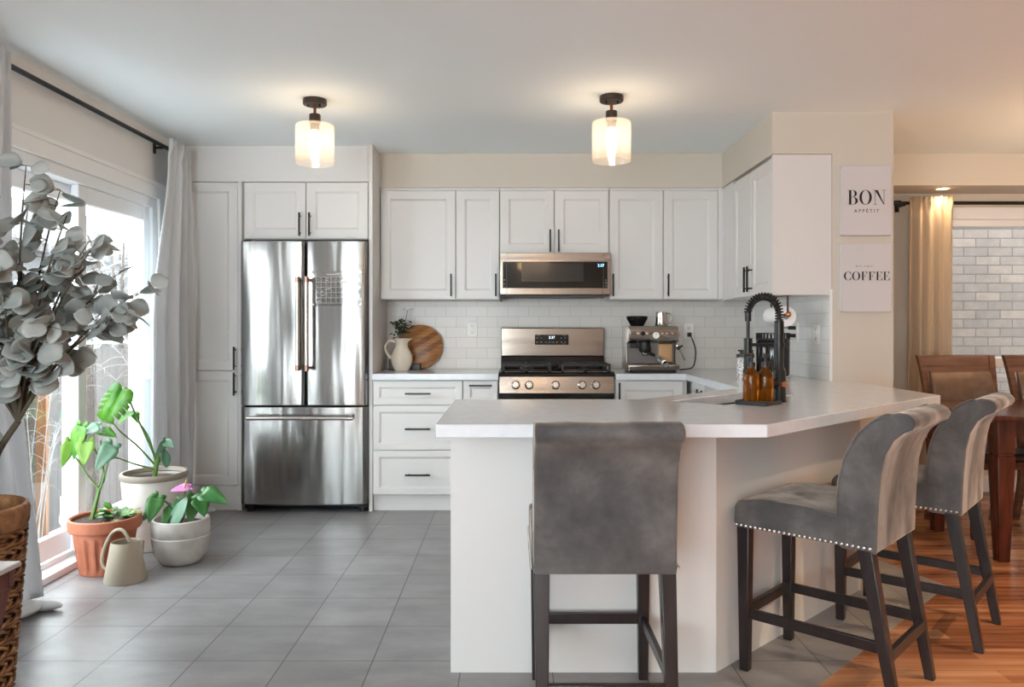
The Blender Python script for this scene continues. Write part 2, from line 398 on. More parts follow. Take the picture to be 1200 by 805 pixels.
def text(name, s, size, loc, m, parent, rot=(pi/2,0,0), W=True, ex=.0004, align='CENTER', sx=1):
    cu = bpy.data.curves.new(name, 'FONT'); cu.body = s; cu.size = size; cu.align_x = align; cu.align_y = 'CENTER'; cu.extrude = ex
    t = bpy.data.objects.new(name, cu); COL.objects.link(t)
    bpy.context.view_layer.update()
    me = bpy.data.meshes.new_from_object(t.evaluated_get(bpy.context.evaluated_depsgraph_get()))
    bpy.data.objects.remove(t); me.name = name; me.materials.clear(); me.materials.append(m)
    off = Vector((0,0,0)); p = parent
    if W:
        while p is not None: off += p.location; p = p.parent
    me.transform(Matrix.Translation(Vector(loc)-off) @ Matrix.Rotation(rot[2],4,'Z') @ Matrix.Rotation(rot[0],4,'X') @ Matrix.Diagonal((sx,1,1,1)))
    o = bpy.data.objects.new(name, me); COL.objects.link(o); o.parent = parent; return o

ZC = .905            # worktop height
CEIL = 2.41
WL, WB = -2.2, 5.65  # left wall, back wall

# ------------------------------------------------------------------ room shell
b = MB(); b.prism([(WL-.2, -.645-.2), (WL-.2, WB+.2), (1.8, WB+.2), (1.8, 4.29), (2.03, 3.58)], -.1, 0)
struct('floor', b, M['tile'], smooth=False)
b = MB(); b.prism([(WL-.2, -.845), (2.03, 3.58), (1.8, 4.29), (1.8, WB+.2), (5.7, WB+.2), (5.7, -3.7), (WL-.2, -3.7)], -.1, 0)
struct('floor_wood', b, M['wood_floor'], smooth=False)
b = MB(); b.box(WL-.2, 5.7, -3.7, WB+.2, CEIL, CEIL+.1); struct('ceiling', b, M['ceil'], smooth=False)
# left wall with the sliding door opening and an added, unseen window behind the camera
D0, D1, DH = 2.92, 4.76, 2.0
b = MB()
b.box(WL-.15, WL, D1, WB+.15, 0, CEIL); b.box(WL-.15, WL, D0, D1, DH, CEIL); b.box(WL-.15, WL, -.8, D0, 0, CEIL)
b.box(WL-.15, WL, -3.0, -.8, 0, .6); b.box(WL-.15, WL, -3.0, -.8, 2.2, CEIL); b.box(WL-.15, WL, -3.6, -3.0, 0, CEIL)
struct('wall_left', b, M['wallg'], smooth=False)
# back wall with the dining window opening
X0, X1, Z0, Z1 = 3.14, 4.75, .42, 2.0
b = MB(); b.box(WL, X0, WB, WB+.15, 0, CEIL); b.box(X1, 5.6, WB, WB+.15, 0, CEIL)
b.box(X0, X1, WB, WB+.15, 0, Z0); b.box(X0, X1, WB, WB+.15, Z1, CEIL)
struct('wall_back', b, M['wall'], smooth=False)
b = MB(); b.box(5.5, 5.65, -3.6, WB, 0, CEIL); struct('wall_right', b, M['wall'], smooth=False)
b = MB(); a0 = WL
for q0, q1 in ((-2.1, -.5),):
    b.box(a0, q0, -3.65, -3.5, 0, CEIL); b.box(q0, q1, -3.65, -3.5, 0, .35); b.box(q0, q1, -3.65, -3.5, 2.3, CEIL); a0 = q1
b.box(a0, 5.5, -3.65, -3.5, 0, CEIL); struct('wall_rear', b, M['wall'], smooth=False)
b = MB(); b.box(1.788, 2.131, 4.29, WB, 0, CEIL); struct('wall_divider', b, M['wall'], smooth=False)
# soffit over the wall cabinets
b = MB(); b.prism([(-.918, 5.31), (1.453, 5.31), (1.453, 4.289), (1.79, 4.289), (1.79, WB), (-.918, WB)], 2.175, CEIL)
struct('trim_1', b, M['wall'], smooth=False)
b = MB(); b.box(2.131, 5.5, 5.31, WB, 2.19, CEIL); struct('trim_2', b, M['wall'], smooth=False)
# splashback tiles
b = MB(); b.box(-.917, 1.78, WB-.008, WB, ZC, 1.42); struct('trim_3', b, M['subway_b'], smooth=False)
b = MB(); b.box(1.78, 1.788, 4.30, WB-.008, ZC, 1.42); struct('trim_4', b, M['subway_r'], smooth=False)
b = MB(); b.box(1.776, 1.789, 4.288, 4.30, ZC, 1.42); struct('trim_5', b, M['trim'], smooth=False)
# cornice strip at the left ceiling edge, baseboards
b = MB(); b.box(WL, WL+.012, D1+.1, 5.06, 0, .1); struct('baseboard_left', b, M['trim'], bevel=.004)
b = MB(); b.box(2.131, 5.5, WB-.015, WB, 0, .12); struct('baseboard_back', b, M['trim'], bevel=.004)

# sliding door
d = thing('door_1', None, None, (WL, D0, 0), kind='structure')
b = MB()
for (y0, y1) in ((D1-.06, D1), (D0, D0+.06)): b.box(WL-.15, WL+.0, y0, y1, 0, DH)
b.box(WL-.149, WL-.001, D0+.06, D1-.06, DH-.06, DH); b.box(WL-.15, WL+.02, D0, D1, 0, .035)
b.box(WL-.075, WL-.06, D0, D1, .035, .06)
b.build('door_frame', M['vinyl'], d, W=True, bevel=.004)
b = MB(); b.box(WL, WL+.018, D1, D1+.085, 0, DH+.085); b.box(WL, WL+.018, D0-.085, D0, 0, DH+.085); b.box(WL, WL+.018, D0, D1, DH, DH+.085)
b.box(WL, WL+.028, D0-.1, D1+.1, DH+.075, DH+.1)
b.build('casing', M['trim'], d, W=True, bevel=.004)
def sash(y0, y1, x0, x1, nm):
    b = MB(); s_ = .075
    b.box(x0, x1, y0, y0+s_, .06, DH-.06); b.box(x0, x1, y1-s_, y1, .06, DH-.06); b.box(x0, x1, y0+s_, y1-s_, DH-.15, DH-.06); b.box(x0, x1, y0+s_, y1-s_, .06, .17)
    o = b.build('sash', M['vinyl'], d, W=True, bevel=.005)
    b = MB(); xm = (x0+x1)/2; b.box(xm-.004, xm+.004, y0+s_-.01, y1-s_+.01, .16, DH-.14); b.build('pane', M['glass'], o, W=True)
sash(3.93, D1-.06, WL-.058, WL-.018, 'a'); sash(D0+.06, 4.03, WL-.12, WL-.08, 'b')
b = MB(); b.box(WL-.018, WL+.012, 4.635, 4.66, .9, 1.15); b.build('pull_handle', M['vinyl'], d, W=True, bevel=.005)
b = MB(); b.box(WL-.15, WL-.1, D0, D1, 1.7, 1.93)

# added unseen windows behind the camera, built to carry the fill light
def window(name, ax, c, a0, a1, z0, z1, cols, rows=1):
    d = thing(name, None, None, (0,0,0), kind='structure'); b = MB(); f = .06
    def bx(b, p0, p1, q0, q1, t0, t1):
        if ax == 'y': b.box(p0, p1, c+t0, c+t1, q0, q1)
        else: b.box(c+t0, c+t1, p0, p1, q0, q1)
    bx(b, a0, a1, z0, z0+f, -.04, .04); bx(b, a0, a1, z1-f, z1, -.04, .04); bx(b, a0, a0+f, z0+f, z1-f, -.04, .04); bx(b, a1-f, a1, z0+f, z1-f, -.04, .04)
    for i in range(1, cols):
        m_ = a0+(a1-a0)*i/cols; bx(b, m_-f/2, m_+f/2, z0+f, z1-f, -.035, .035)
    o = b.build('window_frame', M['vinyl'], d, bevel=.004)
    b = MB(); bx(b, a0+f*.8, a1-f*.8, z0+f*.8, z1-f*.8, -.003, .003); b.build('pane', M['glass'], d)
window('added_window_2', 'y', -3.57, -2.1, -.5, .35, 2.3, 2); window('added_window_3', 'x', WL-.08, -3.0, -.8, .6, 2.2, 2)
# dining window
d = thing('window_1', None, None, (X0, WB, 0), kind='structure')
b = MB(); f = .05
b.box(X0, X1, WB-.0, WB+.12, Z1-f, Z1); b.box(X0, X0+f, WB, WB+.12, Z0, Z1); b.box(X1-f, X1, WB, WB+.12, Z0, Z1)
b.box(X0, X1, WB+.01, WB+.1, .915, .985); b.box(X0-.03, X1+.03, WB-.05, WB+.12, Z0-.03, Z0+.02)
b.box(3.47, 3.52, WB+.02, WB+.09, Z0, .915); b.box(3.53, 3.565, WB+.03, WB+.08, Z0+.05, .915); b.box(X0+.05, X0+.1, WB+.03, WB+.08, Z0, .915)
b.box(X0, X1, WB+.02, WB+.09, Z0, Z0+.06)
b.box(X0-.08, X0, WB-.018, WB, Z0-.08, Z1+.08); b.box(X1, X1+.08, WB-.018, WB, Z0-.08, Z1+.08); b.box(X0-.08, X1+.08, WB-.02, WB, Z1, Z1+.09)
b.build('window_frame', M['vinyl'], d, W=True, bevel=.004)
b = MB(); b.box(X0+.03, X1-.03, WB+.05, WB+.056, Z0+.03, Z1-.03); b.build('pane', M['glass'], d, W=True)

# ------------------------------------------------------------------ outdoors
b = MB(); b.box(-30, WL-.15, -12, 30, -.62, -.55); struct('ground_outside', b, M['snow'], smooth=False)
b = MB(); b.box(1.0, 9, 7.1, 7.35, -1, 4.2); struct('wall_outside', b, M['brick'], smooth=False)
b = MB(); b.box(-2.2, 14, WB+.15, 12, -.62, -.55); struct('ground_side', b, M['deck'], smooth=False)
fc = thing('board_fence', 'weathered grey wooden board fence seen through the sliding glass door', 'fence', (-4.0, 5, -.55))
yy = 2.0; k = 0
while yy < 12:
    wd = .135+random.uniform(-.01, .012); b = MB(); tp = 1.02+random.uniform(-.03, .03)
    b.box(-4.0, -3.975, yy, yy+wd, -.55, tp); b.build('fence_board', M['fence'], fc, W=True); yy += wd+.008; k += 1
b = MB(); b.box(-4.05, -4.0, 2, 12, -.3, -.2); b.box(-4.05, -4.0, 2, 12, .7, .8); b.build('fence_rail', M['fence'], fc, W=True)
b = MB(); b.box(-4.03, -3.95, 2, 12, 1.055, 1.075); b.build('snow_cap', M['snow'], fc, W=True)
b = MB(); b.box(-.04, .04, -.02, .02, 0, 1.35); st = b.build('garden_stake', M['stake'], None); st.location = (-3.88, 6.35, -.55)
tag(st, 'orange brown wooden stake standing before the outdoor fence', 'stake')
sp = thing('garden_spade', 'garden spade with green grip leaning at the outdoor fence', 'spade', (-3.85, 6.62, -.55))
b = MB(); b.cyl((0,0,.3), (0,0,.95), .014); b.build('shaft', M['stake'], sp)
b = MB(); b.tube([(0,.0,.94), (0,-.055,.98), (0,-.055,1.04), (0,.055,1.04), (0,.055,.98), (0,0,.94)], .014, 8); b.build('grip', M['spade_green'], sp)
b = MB(); b.prism([(-.09,.32), (.09,.32), (.085,.1), (0,0), (-.085,.1)], -.006, .006, 'x'); b.build('blade', M['steels'], sp)
hs = thing('neighbour_house', 'pale house with a snowy gable roof beyond the fence', 'house', (-11, 14.5, -.55))
b = MB(); b.box(-13, -8.2, 11.5, 24, -.55, 2.6); b.build('siding_wall', M['siding'], hs, W=True)
b = MB(); b.prism([(-13.3, 2.5), (-7.9, 2.5), (-7.9, 2.65), (-10.6, 4.0), (-13.3, 2.65)], 11.2, 24.3, 'y'); b.build('roof', M['roof'], hs, W=True)
for y in (12.6, 15.0, 17.5):
    b = MB(); b.box(-8.2, -8.15, y, y+1.0, .9, 2.0); b.build('house_window', plain('house_window_grey', (150, 155, 160), .3), hs, W=True)
rl = thing('deck_railing', 'white picket railing in the snowy yard behind the fence', 'railing', (-6.9, 9.5, -.55))
b = MB(); b.box(-6.93, -6.87, 7, 14, 1.25, 1.3); b.box(-6.93, -6.87, 7, 14, .5, .55); b.build('rail', M['picket'], rl, W=True)
for i in range(40):
    b = MB(); y = 7.05+i*.17; b.box(-6.92, -6.89, y, y+.07, -.55, 1.25); b.build('picket', M['picket'], rl, W=True)
def bush(name, label, base, n, spread, hgt, m, th, seed, cat='shrub'):
    rr = random.Random(seed); t = thing(name, label, cat, base); b = MB(); b2 = MB()
    for i in range(n):
        a = rr.uniform(0, 2*pi); dx, dy = cos(a)*rr.uniform(.2, 1)*spread, sin(a)*rr.uniform(.2, 1)*spread
        h = hgt*rr.uniform(.6, 1); p0 = Vector((rr.uniform(-.1,.1), rr.uniform(-.1,.1), 0)); p2 = Vector((dx, dy, h)); p1 = Vector((dx*.3, dy*.3, h*.8))
        pts = bez(p0, p1, p2, 7); b.tube(pts, [th*(1-.8*k/7) for k in range(8)], 5)
        for k in range(3, 8):
            for _ in range(2):
                q = pts[k]+Vector((rr.uniform(-1,1), rr.uniform(-1,1), rr.uniform(-.5,.6)))*.4*spread
                b2.tube(bez(pts[k], (pts[k]+q)/2+Vector((0,0,.08)), q, 4), [th*.4, th*.35, th*.3, th*.2, th*.15], 4)
    b.build('branches', m, t); b2.build('twigs', M['twig'], t)
bush('snowy_shrub', 'bare snow-covered shrub arching in front of the outdoor fence, behind the monstera', (-3.2, 7.1, -.55), 26, .66, 2.05, M['twig'], .007, 3)
bush('bare_bush', 'bare twiggy snowy bush before the fence, seen through the left door pane', (-3.3, 5.25, -.55), 12, .40, 1.75, M['twig'], .005, 5)
bush('bare_tree', 'bare brown tree with fine twigs in front of the pale house', (-5.6, 11.0, -.55), 34, .9, 3.1, M['bark'], .045, 9, 'tree')

# ------------------------------------------------------------------ cabinetry
def mapY(yf): return lambda a, dd, z: (a, yf+dd, z)
def mapX(xf): return lambda a, dd, z: (xf+dd, a, z)
def panel(b, mp, a0, a1, z0, z1, t=.02, fr=.058, rec=.008):
    def rect(i, dd): return [mp(a0+i, dd, z0+i), mp(a1-i, dd, z0+i), mp(a1-i, dd, z1-i), mp(a0+i, dd, z1-i)]
    loops = [rect(0, t), rect(0, .0025), rect(.0025, 0), rect(fr, 0), rect(fr+.014, rec)]
    vs = [p for l in loops for p in l]; fs = [(0,1,2,3)]
    for i in range(len(loops)-1):
        for j in range(4): fs.append((i*4+j, i*4+(j+1)%4, (i+1)*4+(j+1)%4, (i+1)*4+j))
    e = (len(loops)-1)*4; fs.append((e,e+1,e+2,e+3)); b.add(vs, fs)
def pull(mp, a, z, L, vert, parent):
    b = MB(); h = L/2; r = .0055; so = -.032
    def bx(p0, p1, d0, d1, q0, q1):
        c0 = mp(p0, d0, q0); c1 = mp(p1, d1, q1)
        b.box(min(c0[0],c1[0]), max(c0[0],c1[0]), min(c0[1],c1[1]), max(c0[1],c1[1]), min(c0[2],c1[2]), max(c0[2],c1[2]))
    if vert:
        bx(a-r, a+r, so-.006, so+.006, z-h, z+h)
        for s in (-1, 1): bx(a-.0045, a+.0045, so+.006, .0005, z+s*h*.72-.0045, z+s*h*.72+.0045)
    else:
        bx(a-h, a+h, so-.006, so+.006, z-r, z+r)
        for s in (-1, 1): bx(a+s*h*.72-.0045, a+s*h*.72+.0045, so+.006, .0005, z-.0045, z+.0045)
    return b.build('bar_handle', M['black'], parent, W=True, bevel=.002)
def door(parent, mp, a0, a1, z0, z1, hnd=None, name='door', fr=.058):
    b = MB(); panel(b, mp, a0, a1, z0, z1, fr=fr); o = b.build(name, M['cab'], parent, W=True, smooth=False)
    if hnd: pull(mp, *hnd, parent=o)
    return o
# pantry
pn = thing('pantry_cabinet', 'tall white pantry cabinet between the curtain and the refrigerator', 'cabinet', (-2.0, 5.36, 0))
b = MB(); b.box(-2.185, -1.782, 5.092, 5.64, .11, 2.17); b.build('carcass', M['cab'], pn, W=True, smooth=False)
b = MB(); b.box(-2.185, -1.782, 5.14, 5.62, 0, .11); b.build('plinth', M['cab'], pn, W=True, smooth=False)
mp = mapY(5.071)
door(pn, mp, -2.17, -1.81, .925, 2.165, (-1.826, 1.005, .15, True)); door(pn, mp, -2.17, -1.81, .165, .918, (-1.826, .835, .15, True))
b = MB(); b.box(-1.806, -1.784, 5.065, 5.092, .0, 2.17); b.build('filler_strip', M['cab'], pn, W=True, smooth=False)
b = MB(); b.box(-2.185, -1.81, 5.085, 5.14, 0, .16); b.build('toe_board', M['cab'], pn, W=True, smooth=False)
# over-fridge cabinet
cb = thing('wall_cabinet', 'short white two-door cabinet directly above the refrigerator', 'cabinet', (-1.36, 5.36, 1.79))
b = MB(); b.box(-1.778, -.947, 5.092, 5.64, 1.79, 2.17); b.build('carcass', M['cab'], cb, W=True, smooth=False)
door(cb, mp, -1.765, -1.363, 1.795, 2.163, (-1.397, 1.885, .155, True)); door(cb, mp, -1.357, -.952, 1.795, 2.163, (-1.332, 1.885, .155, True))
b = MB(); b.box(-2.185, -.947, 5.08, 5.12, 2.172, CEIL-.001); tag(b.build('filler_panel', M['cab'], None, smooth=False), 'flat white filler board above the pantry and refrigerator cabinets up to ceiling', 'panel')
b = MB(); b.box(-.938, -.916, 5.04, 5.64, 0, CEIL-.001); tag(b.build('end_panel', M['cab'], None, smooth=False), 'tall narrow white end panel along the right side of the refrigerator', 'panel')
# wall cabinets on the back wall
mpu = mapY(5.316); ZB, ZT = 1.405, 2.155
def wallcab(label, x0, x1, z0, doors, y0=5.338):
    t = thing('wall_cabinet', label, 'cabinet', ((x0+x1)/2, 5.48, z0))
    b = MB(); b.box(x0, x1, y0, 5.635, z0-.004, 2.172); b.build('carcass', M['cab'], t, W=True, smooth=False)
    for a0, a1, hx, hz in doors: door(t, mpu, a0, a1, z0, ZT, (hx, hz, .155, True))
    b = MB(); b.box(x0, x1, 5.322, y0, 2.158, 2.174); b.build('top_rail', M['cab'], t, W=True, smooth=False)
    return t
wallcab('white two-door wall cabinet above the pitcher and round board, left of the microwave', -.914, -.086, ZB, [(-.907, -.392, -.420, 1.50), (-.386, -.088, -.112, 1.50)])
wallcab('short white two-door wall cabinet directly above the microwave', -.084, .671, 1.722, [(-.082, .291, .263, 1.805), (.297, .668, .322, 1.805)])
t = wallcab('white two-door wall cabinet above the espresso machine, right of the microwave', .673, 1.458, ZB, [(.676, 1.044, .697, 1.50), (1.050, 1.425, 1.077, 1.50)])
b = MB(); b.box(1.428, 1.47, 5.32, 5.338, ZB, 2.172); b.build('corner_filler', M['cab'], t, W=True, smooth=False)
# wall cabinet on the dividing wall
t = thing('wall_cabinet', 'white corner wall cabinet with side panel, on the dividing wall above the faucet', 'cabinet', (1.62, 4.8, ZB))
b = MB(); b.box(1.482, 1.786, 4.31, 5.31, 1.395, 2.172); b.build('carcass', M['cab'], t, W=True, smooth=False)
mpx = mapX(1.459)
door(t, mpx, 4.70, 5.06, 1.40, ZT, (4.727, 1.50, .155, True)); door(t, mpx, 4.312, 4.694, 1.40, ZT, (4.667, 1.50, .155, True))
b = MB(); b.box(1.461, 1.482, 5.066, 5.315, 1.395, 2.172); b.build('corner_filler', M['cab'], t, W=True, smooth=False)
b = MB(); b.box(1.457, 1.786, 4.292, 4.31, 1.388, 2.172); b.build('side_panel', M['cab'], t, W=True, smooth=False)
# lower cabinets
mpb = mapY(5.03)
t = thing('drawer_cabinet', 'white base cabinet with three wide drawers beside the refrigerator', 'cabinet', (-.62, 5.3, 0))
b = MB(); b.box(-.913, -.322, 5.052, 5.64, .11, .862); b.build('carcass', M['cab'], t, W=True, smooth=False)
b = MB(); b.box(-.913, -.322, 5.075, 5.6, 0, .11); b.build('plinth', M['cab'], t, W=True, smooth=False)
for z0, z1, hz in ((.70, .857, .775), (.405, .695, .545), (.112, .40, .245)):
    door(t, mpb, -.91, -.325, z0, z1, (-.615, hz, .165, False), 'drawer', .04)
t = thing('base_cabinet', 'narrow white base cabinet between the drawers and the gas range', 'cabinet', (-.2, 5.3, 0))
b = MB(); b.box(-.32, -.09, 5.052, 5.64, .11, .862); b.build('carcass', M['cab'], t, W=True, smooth=False)
b = MB(); b.box(-.32, -.09, 5.075, 5.6, 0, .11); b.build('plinth', M['cab'], t, W=True, smooth=False)
door(t, mpb, -.316, -.094, .70, .857, (-.205, .828, .15, False), 'drawer', .04); door(t, mpb, -.316, -.094, .112, .695, None)
t = thing('base_cabinet', 'white base cabinet right of the gas range under the espresso machine', 'cabinet', (.9, 5.3, 0))
b = MB(); b.box(.676, 1.15, 5.052, 5.64, .11, .862); b.build('carcass', M['cab'], t, W=True, smooth=False)
b = MB(); b.box(.676, 1.15, 5.1, 5.6, 0, .11); b.build('plinth', M['cab'], t, W=True, smooth=False)
door(t, mpb, .68, 1.12, .112, .857, (.70, .77, .155, True))
t = thing('base_cabinet', 'white corner base cabinet along the dividing wall, behind the sink', 'cabinet', (1.45, 4.7, 0))
b = MB(); b.box(1.19, 1.78, 4.31, 5.64, .11, .862); b.build('carcass', M['cab'], t, W=True, smooth=False)
b = MB(); b.box(1.25, 1.75, 4.33, 5.6, 0, .11); b.build('plinth', M['cab'], t, W=True, smooth=False)
door(t, mapX(1.168), 4.32, 4.66, .112, .857, (4.61, .75, .155, True)); door(t, mapX(1.168), 4.666, 5.0, .112, .857, (4.715, .75, .155, True))
# worktops
b = MB(); b.box(-.914, -.088, 5.0, 5.642, .864, ZC); tag(b.build('countertop', M['quartz'], None, bevel=.003), 'short white quartz countertop between refrigerator and range', 'countertop')
q = 1/sqrt(2); P0 = (.53, 3.2)
def tp(t_, p_): return (P0[0]+(t_+p_)*q, P0[1]+(t_-p_)*q)
hole = [tp(.04,.13), tp(.64,.13), tp(.64,.37), tp(.04,.37)]
outer = [(.676,5.642),(.676,5.0),(1.13,5.0),(1.13,3.80),(.53,3.2),(-.236,3.2),(-.236,2.36),(.784,2.36),(1.897,3.40),(1.90,4.288),(1.778,4.288),(1.778,5.642)]
b = MB(); b.prism(outer, .864, ZC, 'z', [hole])
tag(b.build('countertop', M['quartz'], None, bevel=.003, smooth=False), 'long white quartz countertop wrapping from the range to the angled breakfast bar', 'countertop')
# sink
s = thing('sink', 'stainless steel undermount sink set in the angled countertop', 'sink', (tp(.34,.25)[0], tp(.34,.25)[1], .7))
b = MB()
o_ = [tp(.03,.12), tp(.65,.12), tp(.65,.38), tp(.03,.38)]; i_ = [tp(.042,.132), tp(.638,.132), tp(.638,.368), tp(.042,.368)]
def ring(b, A, za, B_, zb):
    n = len(A); b.add([(p[0],p[1],za) for p in A]+[(p[0],p[1],zb) for p in B_], [(i,(i+1)%n,n+(i+1)%n,n+i) for i in range(n)])
ring(b, o_, .862, i_, .862); ring(b, i_, .862, i_, .70); b.add([(p[0],p[1],.70) for p in i_], [(0,1,2,3)]); ring(b, o_, .862, o_, .69); b.add([(p[0],p[1],.69) for p in o_], [(0,1,2,3)])
b.build('basin', M['basin'], s, W=True, smooth=False)
b = MB(); c = tp(.34,.25); b.lathe([(.0,.702),(.045,.702),(.045,.705),(.03,.706),(.0,.706)], (c[0],c[1],0), 20); b.build('drain', M['chrome'], s, W=True)
# peninsula base
pb = thing('peninsula_base', 'white panelled base of the breakfast bar under the angled countertop', 'counter base', (.25, 2.9, 0))
def wallpanel(nm, p, r, t, z0=0, z1=.863, m='cab'):
    p = Vector(p); r = Vector(r); dr = (r-p).normalized(); nn = Vector((-dr.y, dr.x))*t
    b = MB(); b.hexa([(p.x,p.y,z0),(r.x,r.y,z0),((r+nn).x,(r+nn).y,z0),((p+nn).x,(p+nn).y,z0)], [(p.x,p.y,z1),(r.x,r.y,z1),((r+nn).x,(r+nn).y,z1),((p+nn).x,(p+nn).y,z1)])
    return b.build(nm, M[m], pb, W=True, smooth=False)
wallpanel('front_panel', (-.214, 2.68), (.712, 2.68), .02)
wallpanel('angled_panel', (.714, 2.682), (1.60, 3.53), .02)
wallpanel('angled_panel', (1.602, 3.532), (1.74, 4.285), .02)
wallpanel('end_panel', (-.214, 3.16), (-.214, 2.702), .02)
wallpanel('kitchen_panel', (.545, 3.16), (-.19, 3.16), -.02)
wallpanel('kitchen_panel', (1.15, 3.765), (.556, 3.17), -.02)
wallpanel('kitchen_panel', (1.17, 4.28), (1.17, 3.79), -.02)

# ------------------------------------------------------------------ refrigerator
fr = thing('refrigerator', 'stainless steel french-door refrigerator with bottom freezer drawer', 'refrigerator', (-1.35, 5.3, 0))
b = MB(); b.box(-1.765, -.955, 5.075, 5.63, .035, 1.762); b.build('cabinet_body', plain('dark_fridge_side', (52, 52, 54), .5), fr, W=True, bevel=.004)
def bowed(nm, x0, x1, z0, z1, bow, ye, rl, rr_, m='steel'):
    b = MB(); n = 28; F = []; 
    for i in range(n+1):
        u = i/n; x = x0+(x1-x0)*u
        y = ye-bow*(1-(2*u-1)**2)
        dl, dr = (x-x0), (x1-x)
        if dl < rl: y += rl-sqrt(max(0, rl*rl-(rl-dl)**2))
        if dr < rr_: y += rr_-sqrt(max(0, rr_*rr_-(rr_-dr)**2))
        F.append((x, y))
    poly = F+[(x1, 5.072), (x0, 5.072)]
    b.prism(poly, z0, z1, 'z'); return b.build(nm, M[m], fr, W=True, ang=30, bevel=.004)
dl = bowed('door', -1.772, -1.352, .70, 1.77, .018, 5.0, .02, .016)
dr = bowed('door', -1.346, -.943, .70, 1.77, .018, 5.0, .016, .02)
fz = bowed('freezer_drawer', -1.772, -.943, .055, .69, .028, 5.005, .02, .02)
for par, x in ((dl, -1.378), (dr, -1.320)):
    b = MB(); b.cyl((x, 4.935, .93), (x, 4.935, 1.52), .0135, n=16); h = b.build('door_handle', M['steels'], par, W=True)
    for z in (.945, 1.515):
        b = MB(); b.cyl((x, 4.935, z-.018), (x, 4.935, z+.018), .0145, n=16); b.cyl((x, 4.94, z), (x, 5.0, z), .010); b.build('end_cap', M['brownsteel'], h, W=True)
b = MB(); b.cyl((-1.69, 4.925, .625), (-1.03, 4.925, .625), .0135); h = b.build('drawer_handle', M['steels'], fz, W=True)
for x in (-1.67, -1.05):
    b = MB(); b.cyl((x-.03, 4.925, .625), (x+.03, 4.925, .625), .0145); b.cyl((x, 4.925, .625), (x, 5.0, .625), .010); b.build('end_cap', M['steels'], h, W=True)
b = MB(); b.cyl((-1.35, 4.99, .66), (-1.35, 4.978, .66), .008); b.build('badge', M['chrome'], fz, W=True)
for x in (-1.72, -.98):
    b = MB(); b.cyl((x, 5.06, 0), (x, 5.06, .03), .022, .018); b.box(x-.035, x+.035, 5.045, 5.1, .022, .056); b.build('foot', M['rubber'], fr, W=True)
b = MB(); b.box(-1.75, -.955, 5.1, 5.11, .02, .055); b.build('base_grille', M['blackp'], fr, W=True)
b = MB(); b.box(-1.75, -1.70, 5.02, 5.1, 1.771, 1.782); b.box(-1.0, -.95, 5.02, 5.1, 1.771, 1.782); b.build('hinge_cover', M['blackp'], fr, W=True, bevel=.003)
# acrylic calendar on the right door
ca = thing('acrylic_calendar', 'clear acrylic month calendar with white grid on the right refrigerator door', 'calendar', (-1.145, 4.975, 1.45))
ax0, ax1, az0, az1, ay = -1.298, -.972, 1.345, 1.575, 4.968
b = MB(); b.box(ax0, ax1, ay, ay+.003, az0, az1); b.build('sheet', M['acrylic'], ca, W=True)
b = MB()
gx0, gx1, gz0, gz1 = -1.268, -1.04, 1.365, 1.535
for i in range(8): x = gx0+(gx1-gx0)*i/7; b.box(x-.0006, x+.0006, ay-.001, ay, gz0, gz1)
for i in range(6): z = gz0+(gz1-gz0)*i/5; b.box(gx0, gx1, ay-.001, ay, z-.0006, z+.0006)
b.box(-1.02, -.985, ay-.001, ay, 1.555, 1.5575)
b.build('grid', M['acr_line'], ca, W=True)
b = MB(); rr = random.Random(4)
for i in range(7):
    for j in range(5):
        x = gx0+(gx1-gx0)*(i+.25)/7; z = gz0+(gz1-gz0)*(j+.7)/5; b.box(x-.0016, x+.0016, ay-.0012, ay, z-.0025, z+.0025)
b.build('day_marks', M['ink'], ca, W=True)
b = MB()
for i in range(9): 
    x = -1.20+i*.011; b.box(x, x+.007, ay-.0012, ay, 1.546, 1.552+.010*rr.random())
for i in range(10):
    x = rr.uniform(-1.02, -.99); z = rr.uniform(1.38, 1.53)
for i in range(14):
    x = rr.uniform(gx0, gx1-.03); z = rr.uniform(gz0, gz1-.01); b.box(x, x+rr.uniform(.01,.025), ay-.0012, ay, z, z+.003)
b.build('handwriting', M['acr_line'], ca, W=True)
for x in (ax0+.01, ax1-.01):
    for z in (az0+.01, az1-.01):
        b = MB(); b.cyl((x, ay+.004, z), (x, ay-.006, z), .007, n=12); b.build('magnet', M['chrome'], ca, W=True)

# ------------------------------------------------------------------ gas range
ra = thing('gas_range', 'stainless steel gas range with black cooktop below the microwave', 'range', (.293, 5.3, 0))
rx0, rx1 = -.084, .670
b = MB(); b.box(rx0, rx1, 5.06, 5.63, .06, .885); b.build('oven_body', M['blackp'], ra, W=True, bevel=.004)
for x in (rx0+.06, rx1-.06):
    for y in (5.12, 5.56): b = MB(); b.cyl((x, y, 0), (x, y, .062), .018); b.build('foot', M['rubber'], ra, W=True)
b = MB(); b.prism([(5.035,.885),(5.04,.905),(5.07,.918),(5.55,.918),(5.55,.885)], rx0-.004, rx1+.004, 'x'); b.build('cooktop', M['blackg'], ra, W=True, bevel=.004)
cp = MB().prism([(5.02,.775),(5.035,.885),(5.06,.885),(5.06,.775)], rx0, rx1, 'x').build('control_panel', M['steelh'], ra, W=True, bevel=.003)
for x in (.024, .112, .284, .458, .548):
    b = MB(); b.start(); b.lathe([(.030,0),(.030,.006),(.024,.012),(.022,.034),(.018,.038),(0,.038)], n=24); b.box(-.004,.004,-.02,.02,.036,.044)
    b.xf(Matrix.Translation((x, 5.026, .83)) @ Matrix.Rotation(pi/2-.12, 4, 'X')); b.build('knob', M['chrome'], ra, W=True)
b = MB(); b.box(rx0, rx1, 5.03, 5.06, .745, .775); b.build('vent_strip', M['blackg'], ra, W=True)
